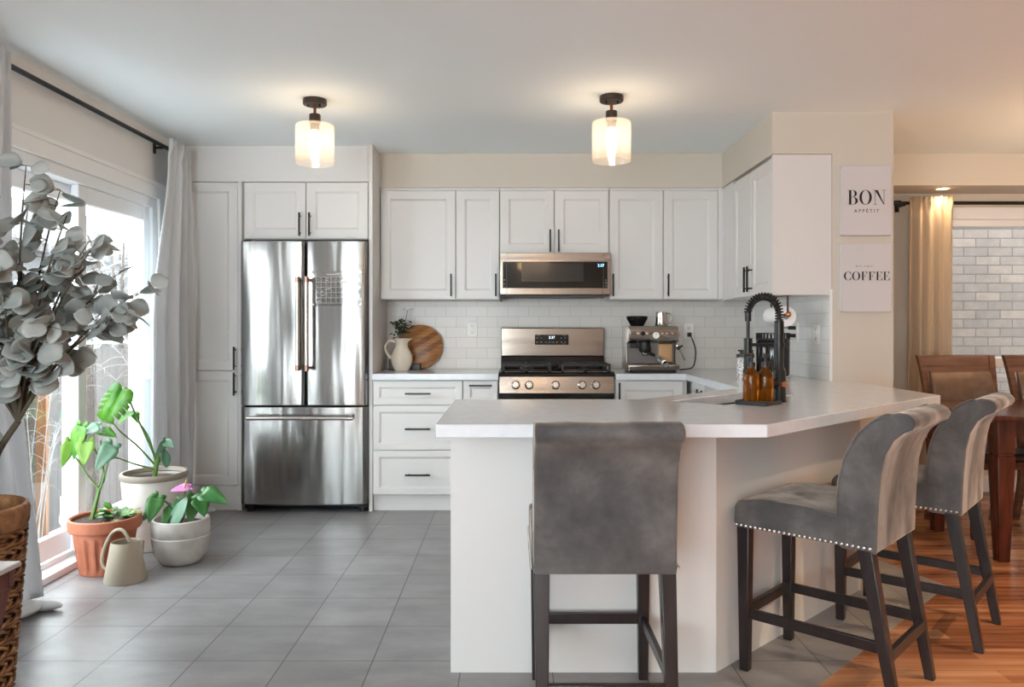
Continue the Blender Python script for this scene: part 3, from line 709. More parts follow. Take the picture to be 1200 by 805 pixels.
od = MB().box(rx0, rx1, 5.01, 5.06, .2, .742).build('oven_door', M['steelh'], ra, W=True, bevel=.006)
MB().box(rx0+.1, rx1-.1, 5.006, 5.012, .3, .6).build('oven_window', M['mw_glass'], od, W=True)
b = MB(); b.cyl((rx0+.03, 4.965, .705), (rx1-.03, 4.965, .705), .013)
for x in (rx0+.06, rx1-.06): b.cyl((x, 4.965, .705), (x, 5.012, .705), .009)
b.build('oven_handle', M['steels'], od, W=True)
MB().box(rx0, rx1, 5.015, 5.06, .07, .195).build('warming_drawer', M['steelh'], ra, W=True, bevel=.005)
bg = MB().prism([(5.555,1.0),(5.555,1.205),(5.61,1.21),(5.625,1.0)], rx0+.005, rx1-.005, 'x').build('backguard', M['steelh'], ra, W=True, bevel=.006)
MB().prism([(5.535,.915),(5.552,1.0),(5.625,1.0),(5.625,.915)], rx0+.005, rx1-.005, 'x').build('splash_strip', M['blackg'], ra, W=True, bevel=.003)
dp = MB().box(.165, .41, 5.549, 5.562, 1.083, 1.155).build('display', M['blackg'], bg, W=True, bevel=.004)
text('clock_digits', '2:37', .026, (.287, 5.548, 1.135), M['disp_white'], bg)
b = MB(); rr = random.Random(3)
for x in (.182,.212,.355,.384): b.box(x-.006, x+.006, 5.5475, 5.549, 1.128, 1.135)
for x in (.182,.212,.245,.272,.298,.325,.358,.384): b.box(x-.005, x+.005, 5.5475, 5.549, 1.098, 1.105)
b.box(.178,.205,5.5475,5.549,1.146,1.148); b.box(.365,.39,5.5475,5.549,1.146,1.148); b.box(.36,.385,5.5475,5.549,1.088,1.09)
b.build('button_marks', M['inkg'], bg, W=True)
for gx in (.098, .492):
    b = MB(); zt = .965
    for x in (gx-.155, gx+.155): b.box(x-.007, x+.007, 5.10, 5.50, zt-.014, zt)
    for y in (5.10, 5.30, 5.50): b.box(gx-.155, gx+.155, y-.007, y+.007, zt-.014, zt)
    for y in (5.20, 5.40):
        for s in (-1, 1): b.box(gx+s*.035, gx+s*.155, y-.006, y+.006, zt-.012, zt); 
        for s in (-1, 1): b.box(gx-.006, gx+.006, y+s*.035-(.0 if s>0 else .065)+(.0), y+s*.035+(.065 if s>0 else 0), zt-.012, zt)
    for x in (gx-.155, gx+.155):
        for y in (5.10, 5.30, 5.50): b.box(x-.008, x+.008, y-.008, y+.008, .918, zt)
    b.build('grate', M['iron'], ra, W=True, bevel=.002)
    for y in (5.20, 5.40):
        b = MB(); b.lathe([(.048,.918),(.048,.93),(.034,.934),(.034,.945),(0,.948)], (gx,y,0), 24); b.build('burner', M['iron'], ra, W=True)
b = MB(); b.box(.258,.332,5.14,5.48,.918,.935); b.build('burner', M['blackg'], ra, W=True, bevel=.006)

# ------------------------------------------------------------------ microwave
mw = thing('microwave', 'stainless low-profile microwave mounted under the cabinet above the range', 'microwave', (.293, 5.45, 1.42))
mx0, mx1, mz0, mz1, my = -.081, .668, 1.425, 1.716, 5.235
MB().box(mx0, mx1, my+.02, 5.63, mz0, mz1).build('housing', M['blackp'], mw, W=True, bevel=.003)
ft = MB().box(mx0-.002, mx1+.004, my-.01, my+.022, mz0+.006, mz1).build('door', M['steelh'], mw, W=True, bevel=.004)
MB().box(mx0+.018, mx1-.018, my-.014, my-.008, 1.475, 1.655).build('window', M['mw_glass'], ft, W=True, bevel=.003)
MB().box(mx0+.145, mx1-.18, my-.0152, my-.013, 1.52, 1.645).build('viewing_mesh', plain('smoked_grey_glass', (46, 44, 44), .12), ft, W=True)
text('clock_digits', '2:37', .026, (.604, my-.016, 1.628), M['disp_blue'], ft)
b = MB()
for z in (1.53, 1.51, 1.489): b.box(.635, .645, my-.0152, my-.013, z-.005, z+.005)
for z in (1.53, 1.505): b.box(-.055, -.047, my-.0152, my-.013, z-.004, z+.004)
b.build('button_marks', M['inkg'], ft, W=True)
b = MB(); b.box(mx0+.044, mx0+.0455, my-.0153, my-.009, mz0+.01, mz1-.004); b.box(mx1-.048, mx1-.0465, my-.0153, my-.009, mz0+.01, mz1-.004); b.build('door_seam', M['inkg'], ft, W=True)
MB().prism([(mx0+.06, 1.418), (mx1-.06, 1.418), (mx1-.02, 1.432), (mx0+.02, 1.432)], my-.004, 5.6, 'y').build('vent_tray', M['blackp'], mw, W=True)
b = MB(); b.box(mx0, mx0+.01, my+.05, 5.5, 1.39, 1.425); b.build('mount_bracket', M['blackp'], mw, W=True)

# ------------------------------------------------------------------ ceiling lights
def ceiling_light(label, x, y):
    t = thing('ceiling_light', label, 'ceiling light', (x, y, CEIL), group='semi-flush ceiling lights')
    MB().lathe([(.0,0),(.06,0),(.062,-.004),(.062,-.026),(.058,-.03),(0,-.03)], n=32).build('canopy', M['brownm'], t)
    b = MB()
    for s in (-1, 1): b.cyl((s*.03,-.02,-.03), (s*.03,-.02,-.044), .005, n=8)
    b.build('screw_knob', M['black'], t)
    MB().cyl((0,0,-.028), (0,0,-.09), .008, n=12).build('stem', M['brown_rod'], t)
    MB().lathe([(0,-.078),(.028,-.078),(.03,-.082),(.03,-.128),(.024,-.132),(.024,-.165),(0,-.165)], n=24).build('socket', M['brownm'], t)
    MB().lathe([(.028,-.128),(.09,-.132),(.1,-.136),(.102,-.145),(.102,-.335),(.100,-.34),(.098,-.335),(.098,-.147),(.09,-.137),(.028,-.131)], n=40, caps=False).build('glass_shade', M['shade'], t, ang=60)
    MB().lathe([(.0,-.163),(.013,-.165),(.017,-.175),(.025,-.192),(.028,-.207),(.026,-.222),(.019,-.245),(.011,-.268),(.007,-.278),(0,-.282)], n=20).build('bulb', M['bulb'], t)
    return t
ceiling_light('flush ceiling light with clear glass cylinder nearer the sliding door', -1.042, 4.06)
ceiling_light('flush ceiling light with clear glass cylinder in front of the microwave', .518, 4.0)
def pot_light(x, y, z, e, label):
    t = thing('recessed_light', label, 'ceiling light', (x, y, z), group='recessed dining lights')
    MB().lathe([(.04,-.001),(.055,-.001),(.055,-.006),(.04,-.006)], n=24, caps=False).build('trim_ring', M['white_plastic'], t)
    MB().lathe([(0,-.002),(.039,-.002),(.039,-.004),(0,-.004)], n=24).build('lens', emis('warm_lens', (255, 210, 150), 12), t)
    l = bpy.data.lights.new('recessed_lamp', 'SPOT'); l.energy = e; l.color = (1, .72, .42); l.spot_size = R(130); l.spot_blend = .8; l.shadow_soft_size = .03
    lo = bpy.data.objects.new('recessed_lamp', l); COL.objects.link(lo); lo.location = (x, y, z-.012)
pot_light(3.04, 5.42, 2.19, 7, 'small recessed light in the bulkhead above the beige dining curtain')
pot_light(3.2, 2.0, CEIL, 210, 'added warm recessed light in the ceiling out of view, nearer the dining table')  # added unseen lamp, throws warm light on stools and wood floor
pot_light(2.6, .5, CEIL, 190, 'added warm recessed light in the ceiling out of view, farther from the table')  # second added unseen lamp for warm light from the right
def chandelier(label, x, y, z, r, bm):
    t = thing('chandelier', label, 'chandelier', (x, y, CEIL)); h = z-CEIL
    MB().lathe([(0,-.001),(.06,-.001),(.06,-.02),(.02,-.03),(0,-.03)], n=24).build('canopy', M['brownm'], t)
    MB().cyl((0,0,-.03), (0,0,h-.05), .008).build('stem', M['brownm'], t)
    for i in range(5):
        a = 2*pi*i/5+.3; d = Vector((cos(a), sin(a), 0))
        b = MB(); b.tube(smoothpath([Vector((0,0,h-.03)), d*r*.5+Vector((0,0,h-.09)), d*r+Vector((0,0,h-.05)), d*r+Vector((0,0,h))], 5), .006, 8); b.cyl(d*r+Vector((0,0,h)), d*r+Vector((0,0,h+.05)), .013); ar = b.build('arm', M['brownm'], t)
        b = MB(); b.start(); b.lathe([(0,0),(.012,.002),(.022,.025),(.024,.04),(.016,.07),(.006,.09),(0,.092)], n=16); b.xf(Matrix.Translation(d*r+Vector((0,0,h+.051)))); b.build('candle_bulb', bm, ar)
chandelier('added five-armed chandelier over the dining table, unseen past the right edge', 3.5, 4.1, 1.72, .26, emis('added_dining_bulb', (255, 216, 172), 115))  # added unseen source that warms the dining ceiling and curtain
chandelier('five-armed chandelier in the living room behind the viewer', .32, -1.5, 2.08, .2, emis('soft_candle_bulb', (255, 210, 160), 30))

# ------------------------------------------------------------------ curtains and rods
def curtain(b, ax, c, t0, t1, m0, m1, b0, b1, z0, z1, folds, amp, seed, nv=40, gather=.10):
    rr = random.Random(seed); ph = [rr.uniform(-.5, .5) for _ in range(6)]; nu = folds*14
    vs = []; fs = []
    for j in range(nv+1):
        v = j/nv; z = z1+(z0-z1)*v
        if v < .5: k = v/.5; a0 = t0+(m0-t0)*k*k*(3-2*k); a1 = t1+(m1-t1)*k*k*(3-2*k)
        else: k = (v-.5)/.5; a0 = m0+(b0-m0)*k; a1 = m1+(b1-m1)*k
        hd = (z1-z) < gather
        am = amp*(.55 if hd else min(1, .5+v*1.0))
        for i in range(nu+1):
            u = i/nu; w1 = 2*pi*folds*u
            off = am*(sin(w1+.6*sin(3*v+ph[0]))+.35*sin(w1*.5+ph[1]*3+v*1.3))*(.75+.25*sin(5*u+ph[2]*6))
            if hd: off += amp*.3*sin(w1*2)
            if abs((z1-z)-gather) < .03: off *= .55
            a = a0+(a1-a0)*u+.012*sin(w1*.5+2*v+ph[3])*v
            vs.append((c+off, a, z) if ax == 'y' else (a, c+off, z))
    for j in range(nv):
        for i in range(nu): fs.append((j*(nu+1)+i, j*(nu+1)+i+1, (j+1)*(nu+1)+i+1, (j+1)*(nu+1)+i))
    b.add(vs, fs)
CX = -2.09
ct = thing('curtain', 'pale grey floor-length curtain gathered between sliding door and pantry', 'curtain', (CX, 4.7, 0))
b = MB(); curtain(b, 'y', CX, 4.66, 4.97, 4.42, 5.0, 4.44, 5.0, .012, 2.355, 4, .040, 2); b.build('drape', M['curtain'], ct, W=True, solid=.003, ang=180)
b = MB(); b.sphere((-2.0, 4.98, .022), .05, 8, (1.6, 1.0, .42)); b.sphere((-2.04, 4.86, .02), .05, 8, (1.3, 1.5, .38)); b.build('hem_puddle', M['curtain'], ct, W=True)
ct = thing('curtain', 'pale grey curtain at the near side of the sliding door, behind the basket', 'curtain', (CX, 3.1, 0))
b = MB(); curtain(b, 'y', CX, 2.86, 3.20, 2.75, 3.17, 2.7, 3.40, .012, 2.355, 4, .035, 8); b.build('drape', M['curtain'], ct, W=True, solid=.003, ang=180)
b = MB(); b.sphere((-2.05, 3.2, .03), .055, 8, (1.4, 1.6, .5)); b.sphere((-1.99, 3.27, .02), .045, 8, (1.7, .8, .4)); b.build('hem_puddle', M['curtain'], ct, W=True)
def rod(name, label, p0, p1, brs, wall, ax):
    t = thing(name, label, 'curtain rod', ((p0[0]+p1[0])/2, (p0[1]+p1[1])/2, p0[2]))
    MB().cyl(p0, p1, .0125).build('pole', M['black'], t, W=True)
    b = MB()
    for p, s in ((Vector(p0), -1), (Vector(p1), 1)):
        dd = (Vector(p1)-Vector(p0)).normalized()*s; b.cyl(p, p+dd*.045, .02, .018)
    b.build('finial', M['black'], t, W=True)
    for q_ in brs:
        b = MB()
        if ax == 'y': b.box(wall, p0[0]+.005, q_-.008, q_+.008, p0[2]-.02, p0[2]-.008); b.box(wall, wall+.006, q_-.015, q_+.015, p0[2]-.05, p0[2]+.03)
        else: b.box(q_-.008, q_+.008, p0[1]-.005, wall, p0[2]-.02, p0[2]-.008); b.box(q_-.015, q_+.015, wall-.006, wall, p0[2]-.05, p0[2]+.03)
        b.build('bracket', M['black'], t, W=True)
rod('curtain_rod', 'long black curtain rod above the sliding glass door', (-2.15, 2.6, 2.325), (-2.15, 4.90, 2.325), (2.7, 4.72), WL, 'y')
rod('curtain_rod', 'black curtain rod above the dining room window', (2.80, 5.54, 2.105), (5.0, 5.54, 2.105), (2.83, 4.9), WB, 'x')
ct = thing('curtain', 'beige curtain beside the dining window, lit warm at its top', 'curtain', (2.97, 5.5, 0))
b = MB(); curtain(b, 'x', 5.47, 2.84, 3.14, 2.84, 3.14, 2.80, 3.14, .012, 2.14, 4, .036, 12); b.build('drape', M['curtain_d'], ct, W=True, solid=.003, ang=180)

# ------------------------------------------------------------------ wall art lettering (high-contrast serif capitals built as shapes)
def gl(ch):
    P = []
    def rc(x0, x1, y0, y1): P.append([(x0,y0),(x1,y0),(x1,y1),(x0,y1)])
    def arc(cx, cy, ro, yo, ri, yi, a0, a1, n=28, cxi=None):
        cxi = cx if cxi is None else cxi
        for i in range(n):
            u0 = a0+(a1-a0)*i/n; u1 = a0+(a1-a0)*(i+1)/n
            P.append([(cx+ro*cos(u0), cy+yo*sin(u0)), (cx+ro*cos(u1), cy+yo*sin(u1)), (cxi+ri*cos(u1), cy+yi*sin(u1)), (cxi+ri*cos(u0), cy+yi*sin(u0))])
    h = .022
    if ch == 'B':
        rc(.1,.26,0,1); rc(0,.38,0,h); rc(0,.38,1-h,1); rc(.26,.38,.52-h/2,.52+h/2)
        arc(.36,.76,.28,.24,.13,.222,-pi/2,pi/2,20); arc(.38,.26,.33,.26,.165,.242,-pi/2,pi/2,20); wd = .72
    elif ch == 'O': arc(.43,.5,.43,.51,.26,.488,0,2*pi,48); wd = .86
    elif ch == 'N':
        rc(.12,.145,0,1); rc(0,.27,0,h); rc(0,.2,1-h,1); P.append([(.12,1),(.31,1),(.76,0),(.72,0)]); P.append([(.31,1),(.76,0),(.76,.0),(.76,.02)]); rc(.735,.76,0,1); rc(.61,.89,1-h,1); wd = .88
    elif ch == 'C':
        arc(.45,.5,.45,.51,.27,.488,.28*pi,1.72*pi,40); P.append([(.70,.64),(.73,.64),(.73,.98),(.71,.98)]); P.append([(.70,.36),(.73,.36),(.73,.02),(.71,.02)])
        P.append([(.60,.94),(.73,.64),(.71,.64),(.56,.95)]); P.append([(.60,.06),(.73,.36),(.71,.36),(.56,.05)]); wd = .76
    elif ch in 'FE':
        rc(.1,.26,0,1); rc(0,.36,0,h) if ch == 'F' else rc(0,.66,0,h)
        rc(0,.64,1-h,1); P.append([(.64,1),(.64,.72),(.62,.72),(.52,1)]); rc(.26,.46,.5-h/2,.5+h/2); P.append([(.46,.64),(.44,.64),(.42,.5),(.44,.36),(.46,.36)])
        if ch == 'E': P.append([(.68,.3),(.66,.3),(.55,0),(.68,0)])
        wd = .68
    return P, wd
def word(s, x0, x1, z0, z1, y, m, parent, name):
    gs = [gl(c) for c in s]; gap = .1; tot = sum(g[1] for g in gs)+gap*(len(s)-1); kx = (x1-x0)/tot; kz = z1-z0; b = MB(); x = 0
    for P, wd in gs:
        for p in P: b.prism([(x0+(x+a)*kx, z0+c_*kz) for a, c_ in p], y-.0012, y, 'y')
        x += wd+gap
    return b.build(name, m, parent, W=True, smooth=False)
t = thing('wall_art', 'white canvas with BON APPÉTIT lettering, upper of the two on the divider wall', 'wall art', (1.966, 4.28, 1.9), group='canvas prints on the divider wall')
MB().box(1.828, 2.108, 4.262, 4.289, 1.717, 2.104).build('canvas', M['canvas'], t, W=True, bevel=.003)
word('BON', 1.862, 2.075, 1.888, 1.968, 4.262, M['ink'], t, 'large_lettering')
text('small_lettering', 'A P P É T I T', .026, (1.968, 4.2615, 1.852), M['ink'], t)
t = thing('wall_art', 'white canvas with COFFEE lettering, lower of the two on the divider wall', 'wall art', (1.966, 4.28, 1.48), group='canvas prints on the divider wall')
MB().box(1.828, 2.108, 4.262, 4.289, 1.292, 1.672).build('canvas', M['canvas'], t, W=True, bevel=.003)
word('COFFEE', 1.842, 2.095, 1.468, 1.516, 4.262, M['ink'], t, 'large_lettering')
text('small_lettering', 'B U T   F I R S T', .014, (1.955, 4.2615, 1.545), M['inkg'], t)

# ------------------------------------------------------------------ counter items: left of range
t = thing('pitcher', 'cream ceramic pitcher holding dark sprigs on the left countertop', 'pitcher', (-.775, 5.40, ZC))
MB().lathe([(0,0),(.048,0),(.052,.005),(.068,.04),(.076,.075),(.074,.105),(.058,.14),(.044,.165),(.042,.185),(.05,.212),(.058,.226),(.054,.226),(.046,.21),(.038,.185),(.038,.165),(.05,.14),(.06,.1),(.05,.03),(0,.02)], n=36).build('body', M['ceramic'], t, ang=60)
b = MB(); b.tube(smoothpath([(-.043,0,.2),(-.085,0,.212),(-.115,0,.175),(-.112,0,.135),(-.09,0,.1),(-.07,0,.082)], 6), .009, 10); b.build('handle', M['ceramic'], t)
b = MB(); b.prism([(.04,.2),(.085,.232),(.055,.222)], -.018, .018, 'y'); b.build('spout', M['ceramic'], t, bevel=.004)
def leaf(b, base, tip, up, W_, shape='oval', fold=.2, droop=.0, n=8, notch=0):
    base, tip = Vector(base), Vector(tip); ax_ = tip-base; L = ax_.length; t_ = ax_/L; up = Vector(up); sd = t_.cross(up)
    if sd.length < 1e-3: sd = t_.cross(Vector((1,0,0)))
    sd.normalize(); nr = sd.cross(t_).normalized(); vs = []; fs = []
    for i in range(n+1):
        u = i/n
        if shape == 'oval': wv = sin(pi*min(1, max(0, u*.96+.02)))**.75
        elif shape == 'heart': wv = (1.0 if u < .001 else 1)*((1-u)**.75)*min(1, .55+u*2.2)*1.18
        elif shape == 'lance': wv = sin(pi*u**.8)
        elif shape == 'round': wv = sqrt(max(0, 1-(2*u-1)**2))
        if notch and i % 2 == 1: wv *= 1-notch
        hw = W_*.5*wv; c = base+ax_*u-nr*droop*L*u*u
        vs += [c+sd*hw*1.0+nr*fold*hw, c+sd*hw*.5+nr*fold*hw*.35, c, c-sd*hw*.5+nr*fold*hw*.35, c-sd*hw+nr*fold*hw]
    for i in range(n):
        for k in range(4): fs.append((i*5+k, i*5+k+1, (i+1)*5+k+1, (i+1)*5+k))
    if shape == 'heart':   # rounded ear lobes behind the stalk
        for s_ in (1, -1):
            o0 = base+sd*s_*W_*.28-t_*L*.16; e = len(vs); vs += [base, base+sd*s_*W_*.33, base+sd*s_*W_*.40-t_*L*.05, o0+sd*s_*W_*.06, o0-sd*s_*W_*.10+t_*L*.01, base+sd*s_*W_*.06-t_*L*.06]
            fs.append(tuple(range(e, e+6)))
    b.add(vs, fs)
t = thing('greenery_sprigs', 'dark green leafy sprigs standing in the cream pitcher', 'plant', (-.775, 5.40, ZC+.04))
b = MB(); b2 = MB(); rr = random.Random(11)
for i in range(9):
    a = rr.uniform(0, 2*pi); sp_ = rr.uniform(.01,.05); h = rr.uniform(.20,.27)
    pts = bez((0,0,0), (cos(a)*.01, sin(a)*.01, h*.7), (cos(a)*sp_, sin(a)*sp_, h), 6); b2.tube(pts, .0018, 5)
    for k in range(9):
        p = pts[6]+Vector((rr.uniform(-.035,.035), rr.uniform(-.035,.035), rr.uniform(-.05,.05))); d_ = Vector((rr.uniform(-1,1), rr.uniform(-1,1), rr.uniform(-.3,.7))).normalized()
        leaf(b, p, p+d_*rr.uniform(.025,.04), (rr.uniform(-1,1), rr.uniform(-1,1), 1), .02, 'oval', .15, n=4)
pts = smoothpath([(0,0,.1),(.015,0,.25),(.03,0,.33),(.042,0,.385)], 5); b2.tube(pts, .002, 5)
for k, p in enumerate(pts[7:]):
    for s_ in (-1, 1): leaf(b, p, p+Vector((s_*.05, rr.uniform(-.02,.02), .016)), (0,0,1), .014, 'lance', .1, n=4)
pts = smoothpath([(0,0,.1),(-.03,0,.22),(-.07,0,.29)], 5); b2.tube(pts, .002, 5)
for k, p in enumerate(pts[4:]): leaf(b, p, p+Vector((-.045, rr.uniform(-.02,.02), -.005)), (0,0,1), .018, 'lance', .1, n=4)
b.build('leaves', M['leaf_dark'], t, solid=.0006); b2.build('twigs', M['stemb'], t)
b = MB(); b.start(); b.lathe([(0,0),(.155,0),(.16,.004),(.16,.014),(.155,.018),(0,.018)], n=64)
b.xf(Matrix.Rotation(pi/2-.16, 4, 'X')); o = b.build('cutting_board', M['acacia'], None, ang=50); o.location = (-.665, 5.618-.085+.04, ZC+.163)
tag(o, 'round striped wooden board leaning on the splashback behind the pitcher', 'cutting board')
b = MB(); b.box(-.11, .11, -.02, .02, 0, .045); b.box(-.115, -.07, -.025, .02, .0, .075); o = b.build('board_stand', M['blackp'], None, bevel=.004); o.location = (-.765, 5.505, ZC)
tag(o, 'small black stand on the countertop just behind the cream pitcher', 'stand')
def outlet(label, loc, rz, name='wall_outlet'):
    t = thing(name, label, 'outlet', loc, rz, 'wall outlets on the splashback')
    MB().box(-.036, .036, -.006, 0, -.058, .058).build('cover_plate', M['white_plastic'], t, bevel=.003)
    for z in (-.024, .024):
        o = MB().box(-.016, .016, -.009, -.005, z-.016, z+.016).build('socket', M['ceramic'], t, bevel=.004)
        b = MB(); b.box(-.007,-.004,-.0095,-.008,z-.004,z+.006); b.box(.004,.007,-.0095,-.008,z-.004,z+.006); b.box(-.002,.002,-.0095,-.008,z-.011,z-.007); b.build('slots', M['ink'], o)
outlet('white wall outlet on the back splashback between the round board and the gas range', (-.29, WB-.008, 1.195), 0)
outlet('white wall outlet behind the espresso machine with a black plug in it', (1.298, WB-.008, 1.18), 0)
outlet('white wall outlet on the side splashback with two black plugs', (1.78, 4.8, 1.18), -pi/2)
outlet('white wall outlet with nothing plugged in, nearest the open end of the side splashback', (1.78, 4.48, 1.165), -pi/2)

# ------------------------------------------------------------------ espresso machine
em = thing('espresso_machine', 'stainless espresso machine with black bean hopper on the countertop corner', 'coffee machine', (.94, 5.08, ZC))
MB().prism([(0,.012),(.3,.012),(.3,.31),(.03,.31),(.0,.29),(.015,.21),(.10,.195),(.10,.06),(0,.05)], -.168, -.160, 'x').build('side_panel', M['steels'], em, bevel=.002)
MB().prism([(0,.012),(.3,.012),(.3,.31),(.03,.31),(.0,.29),(.015,.21),(.10,.195),(.10,.06),(0,.05)], .160, .168, 'x').build('side_panel', M['steels'], em, bevel=.002)
MB().box(-.16, .16, .115, .3, .02, .31).build('back_column', M['steeld'], em, bevel=.004)
hd = MB().prism([(.115,.195),(.012,.215),(.0,.235),(.002,.285),(.03,.312),(.115,.312)], -.16, .16, 'x').build('front_head', M['steelh'], em, bevel=.004)
dt = MB().prism([(.005,.018),(.115,.018),(.115,.058),(-.01,.058),(-.015,.045)], -.165, .165, 'x').build('drip_tray', M['steelh'], em, bevel=.004)
b = MB()
for i in range(12): b.box(-.14, .14, .0+i*.009, .004+i*.009, .058, .060)
b.build('tray_grid', M['black'], dt)
MB().box(-.15, .15, .02, .28, 0, .018).build('rubber_base', M['rubber'], em, bevel=.003)
for x, r_ in ((-.105,.008),(-.075,.014),(-.045,.007),(.055,.007),(.085,.007),(.12,.007)):
    MB().cyl((x,.004,.262), (x,-.012,.262), r_, n=16).build('button', M['chrome'] if r_ != .014 else M['black'], hd)
b = MB(); b.cyl((.012,.004,.25), (.012,-.010,.25), .021, n=28); g_ = b.build('pressure_gauge', M['white_plastic'], hd); 
MB().box(.011,.013,-.0115,-.010,.25,.266).build('needle', M['ink'], g_)
MB().lathe([(.034,.205),(.034,.175),(.038,.175),(.038,.145),(.026,.13),(0,.13)], (-.05,.06,0), 24).build('group_head', M['blackp'], em)
pf = MB().lathe([(.03,.15),(.03,.13),(.02,.115),(0,.115)], (-.05,.06,0), 20).build('portafilter', M['chrome'], em)
b = MB(); b.tube(bez((-.05,.04,.138), (-.03,-.02,.13), (-.01,-.06,.12), 6), [.008,.009,.010,.011,.012,.012,.010], 12); b.build('grip', M['blackp'], pf)
MB().box(-.155,-.10,.03,.10,.165,.195).build('grinder_cradle', M['blackp'], em, bevel=.005)
b = MB(); b.cyl((.06,.07,.09), (.06,-.008,.075), .024, .02, 20); b.cyl((.068,-.005,.068), (.075,-.03,.055), .016); b.build('tamper', M['chrome'], em)
MB().box(.05,.14,.09,.116,.07,.19).build('accessory_door', M['tan_reflect'], em, bevel=.004)
b = MB(); b.tube(smoothpath([(.15,.05,.2),(.165,.03,.175),(.175,.02,.15),(.205,.0,.085)], 5), .005, 8); sw = b.build('steam_wand', M['chrome'], em)
b = MB(); b.sphere((.168,.03,.165), .014, 8); b.tube([(.175,.03,.17),(.195,.03,.182)], .006, 8); b.build('grip', M['blackp'], sw)
MB().cyl((.168,.1,.255), (.186,.1,.255), .02, n=20).build('steam_dial', M['blackp'], em)
MB().lathe([(0,.31),(.045,.31),(.048,.32),(.05,.325),(.072,.362),(.074,.378),(.07,.38),(.06,.378),(.0,.378)], (-.085,.17,0), 32).build('bean_hopper', M['blackg'], em)
b = MB(); b.tube(smoothpath([(.162,.22,.03),(.2,.22,.012),(.26,.26,.012),(.335,.32,.03),(.378,.43,.13),(.374,.505,.21),(.36,.532,.25)], 6), .005, 8); pc = b.build('power_cord', M['blackp'], em)
b = MB(); b.box(.358-.014,.358+.014,.522,.552,.236,.266); b.build('plug', M['blackp'], pc, bevel=.006)
t = thing('milk_jug', 'small steel milk jug standing on top of the espresso machine', 'jug', (1.02, 5.24, ZC+.3125))
MB().lathe([(0,0),(.043,0),(.045,.004),(.041,.05),(.038,.08),(.04,.095),(.037,.095),(.035,.08),(.038,.05),(.04,.01),(0,.008)], n=32).build('body', M['steels'], t)
b = MB(); b.tube(smoothpath([(.037,0,.085),(.06,0,.082),(.064,0,.05),(.055,0,.02),(.041,0,.02)], 5), .004, 8); b.build('handle', M['steels'], t)

# ------------------------------------------------------------------ faucet and items around the sink
fp = tp(.31, .462); f = thing('faucet', 'matte black spring-neck kitchen faucet rising beside the sink', 'faucet', (fp[0], fp[1], ZC))
MB().lathe([(0,0),(.029,0),(.029,.004),(.0265,.008),(.0265,.125),(.021,.135),(.0185,.14),(.0185,.325),(0,.325)], n=28).build('body', M['black'], f)
u = Vector((-.74, .66, 0)).normalized(); Ra = .066
path = [Vector((0,0,.31)), Vector((0,0,.335))]+[u*(Ra-Ra*cos(a))+Vector((0,0,.36+Ra*1.0*sin(a))) for a in [pi*i/16 for i in range(17)]]
path = smoothpath(path, 4)
hose_end = u*(2*Ra)
b = MB(); b.tube(path+[hose_end+Vector((0,0,.34)), hose_end+Vector((0,0,.25))], .007, 10); hz = b.build('hose', M['blackp'], f)
# coil spring round the hose
lens_ = [0]
for i in range(1, len(path)): lens_.append(lens_[-1]+(path[i]-path[i-1]).length)
tot = lens_[-1]; coil = []; turns = 24; npts = turns*12; sv = u.cross(Vector((0,0,1))).normalized(); idx = 0
for k in range(npts+1):
    s_ = tot*k/npts
    while idx < len(lens_)-2 and lens_[idx+1] < s_: idx += 1
    tt = (s_-lens_[idx])/max(1e-6, lens_[idx+1]-lens_[idx]); p = path[idx].lerp(path[idx+1], tt); tg = (path[idx+1]-path[idx]).normalized(); n1 = tg.cross(sv).normalized()
    q_ = 2*pi*turns*k/npts; coil.append(p+(sv*cos(q_)+n1*sin(q_))*.0145)
b = MB(); b.tube(coil, .0032, 6); b.build('spring', M['black'], hz)
b = MB(); e = hose_end; b.cyl(e+Vector((0,0,.325)), e+Vector((0,0,.365)), .013); b.build('hose_collar', M['black'], hz)
b = MB(); b.cyl(e+Vector((0,0,.12)), e+Vector((0,0,.255)), .0175, n=20); b.cyl(e+Vector((0,0,.10)), e+Vector((0,0,.125)), .021, n=20)
b.build('spray_head', M['black'], f)
b = MB(); b.cyl(Vector((0,0,.228)), e+Vector((0,0,.228)), .007); b.cyl((0,0,.222),(0,0,.238),.0215,n=20); b.build('holder_arm', M['black'], f)
b = MB(); b.cyl((0,0,.075), Vector((-.055,-.03,.075)), .02, n=18); hn = b.build('lever', M['black'], f)
b = MB(); b.cyl((.006,-.02,.072), (.010,-.032,.072), .014, .012, 18); b.build('copper_cap', M['copper'], hn)
MB().tube(bez((-.05,-.027,.085), (-.065,-.035,.1), (-.072,-.04,.12), 4), .006, 8).build('lever_pin', M['black'], hn)
tr_c = tp(.155, .452)
t = thing('soap_tray', 'small square slate tray under the amber bottles beside the sink', 'tray', (tr_c[0], tr_c[1], ZC), pi/4)
MB().box(-.064,.064,-.064,.064,0,.012).build('base', plain('dark_slate', (46, 44, 44), .5), t, bevel=.002)
b = MB()
for sx in (-1,1): b.box(sx*.064-.003*(1 if sx>0 else -0), sx*.064+.003*(1 if sx<0 else 0), -.064,.064,.012,.017); b.box(-.064,.064, sx*.064-.003*(1 if sx>0 else 0), sx*.064+.003*(1 if sx<0 else 0), .012,.017)
b.build('rim', M['iron'], t)
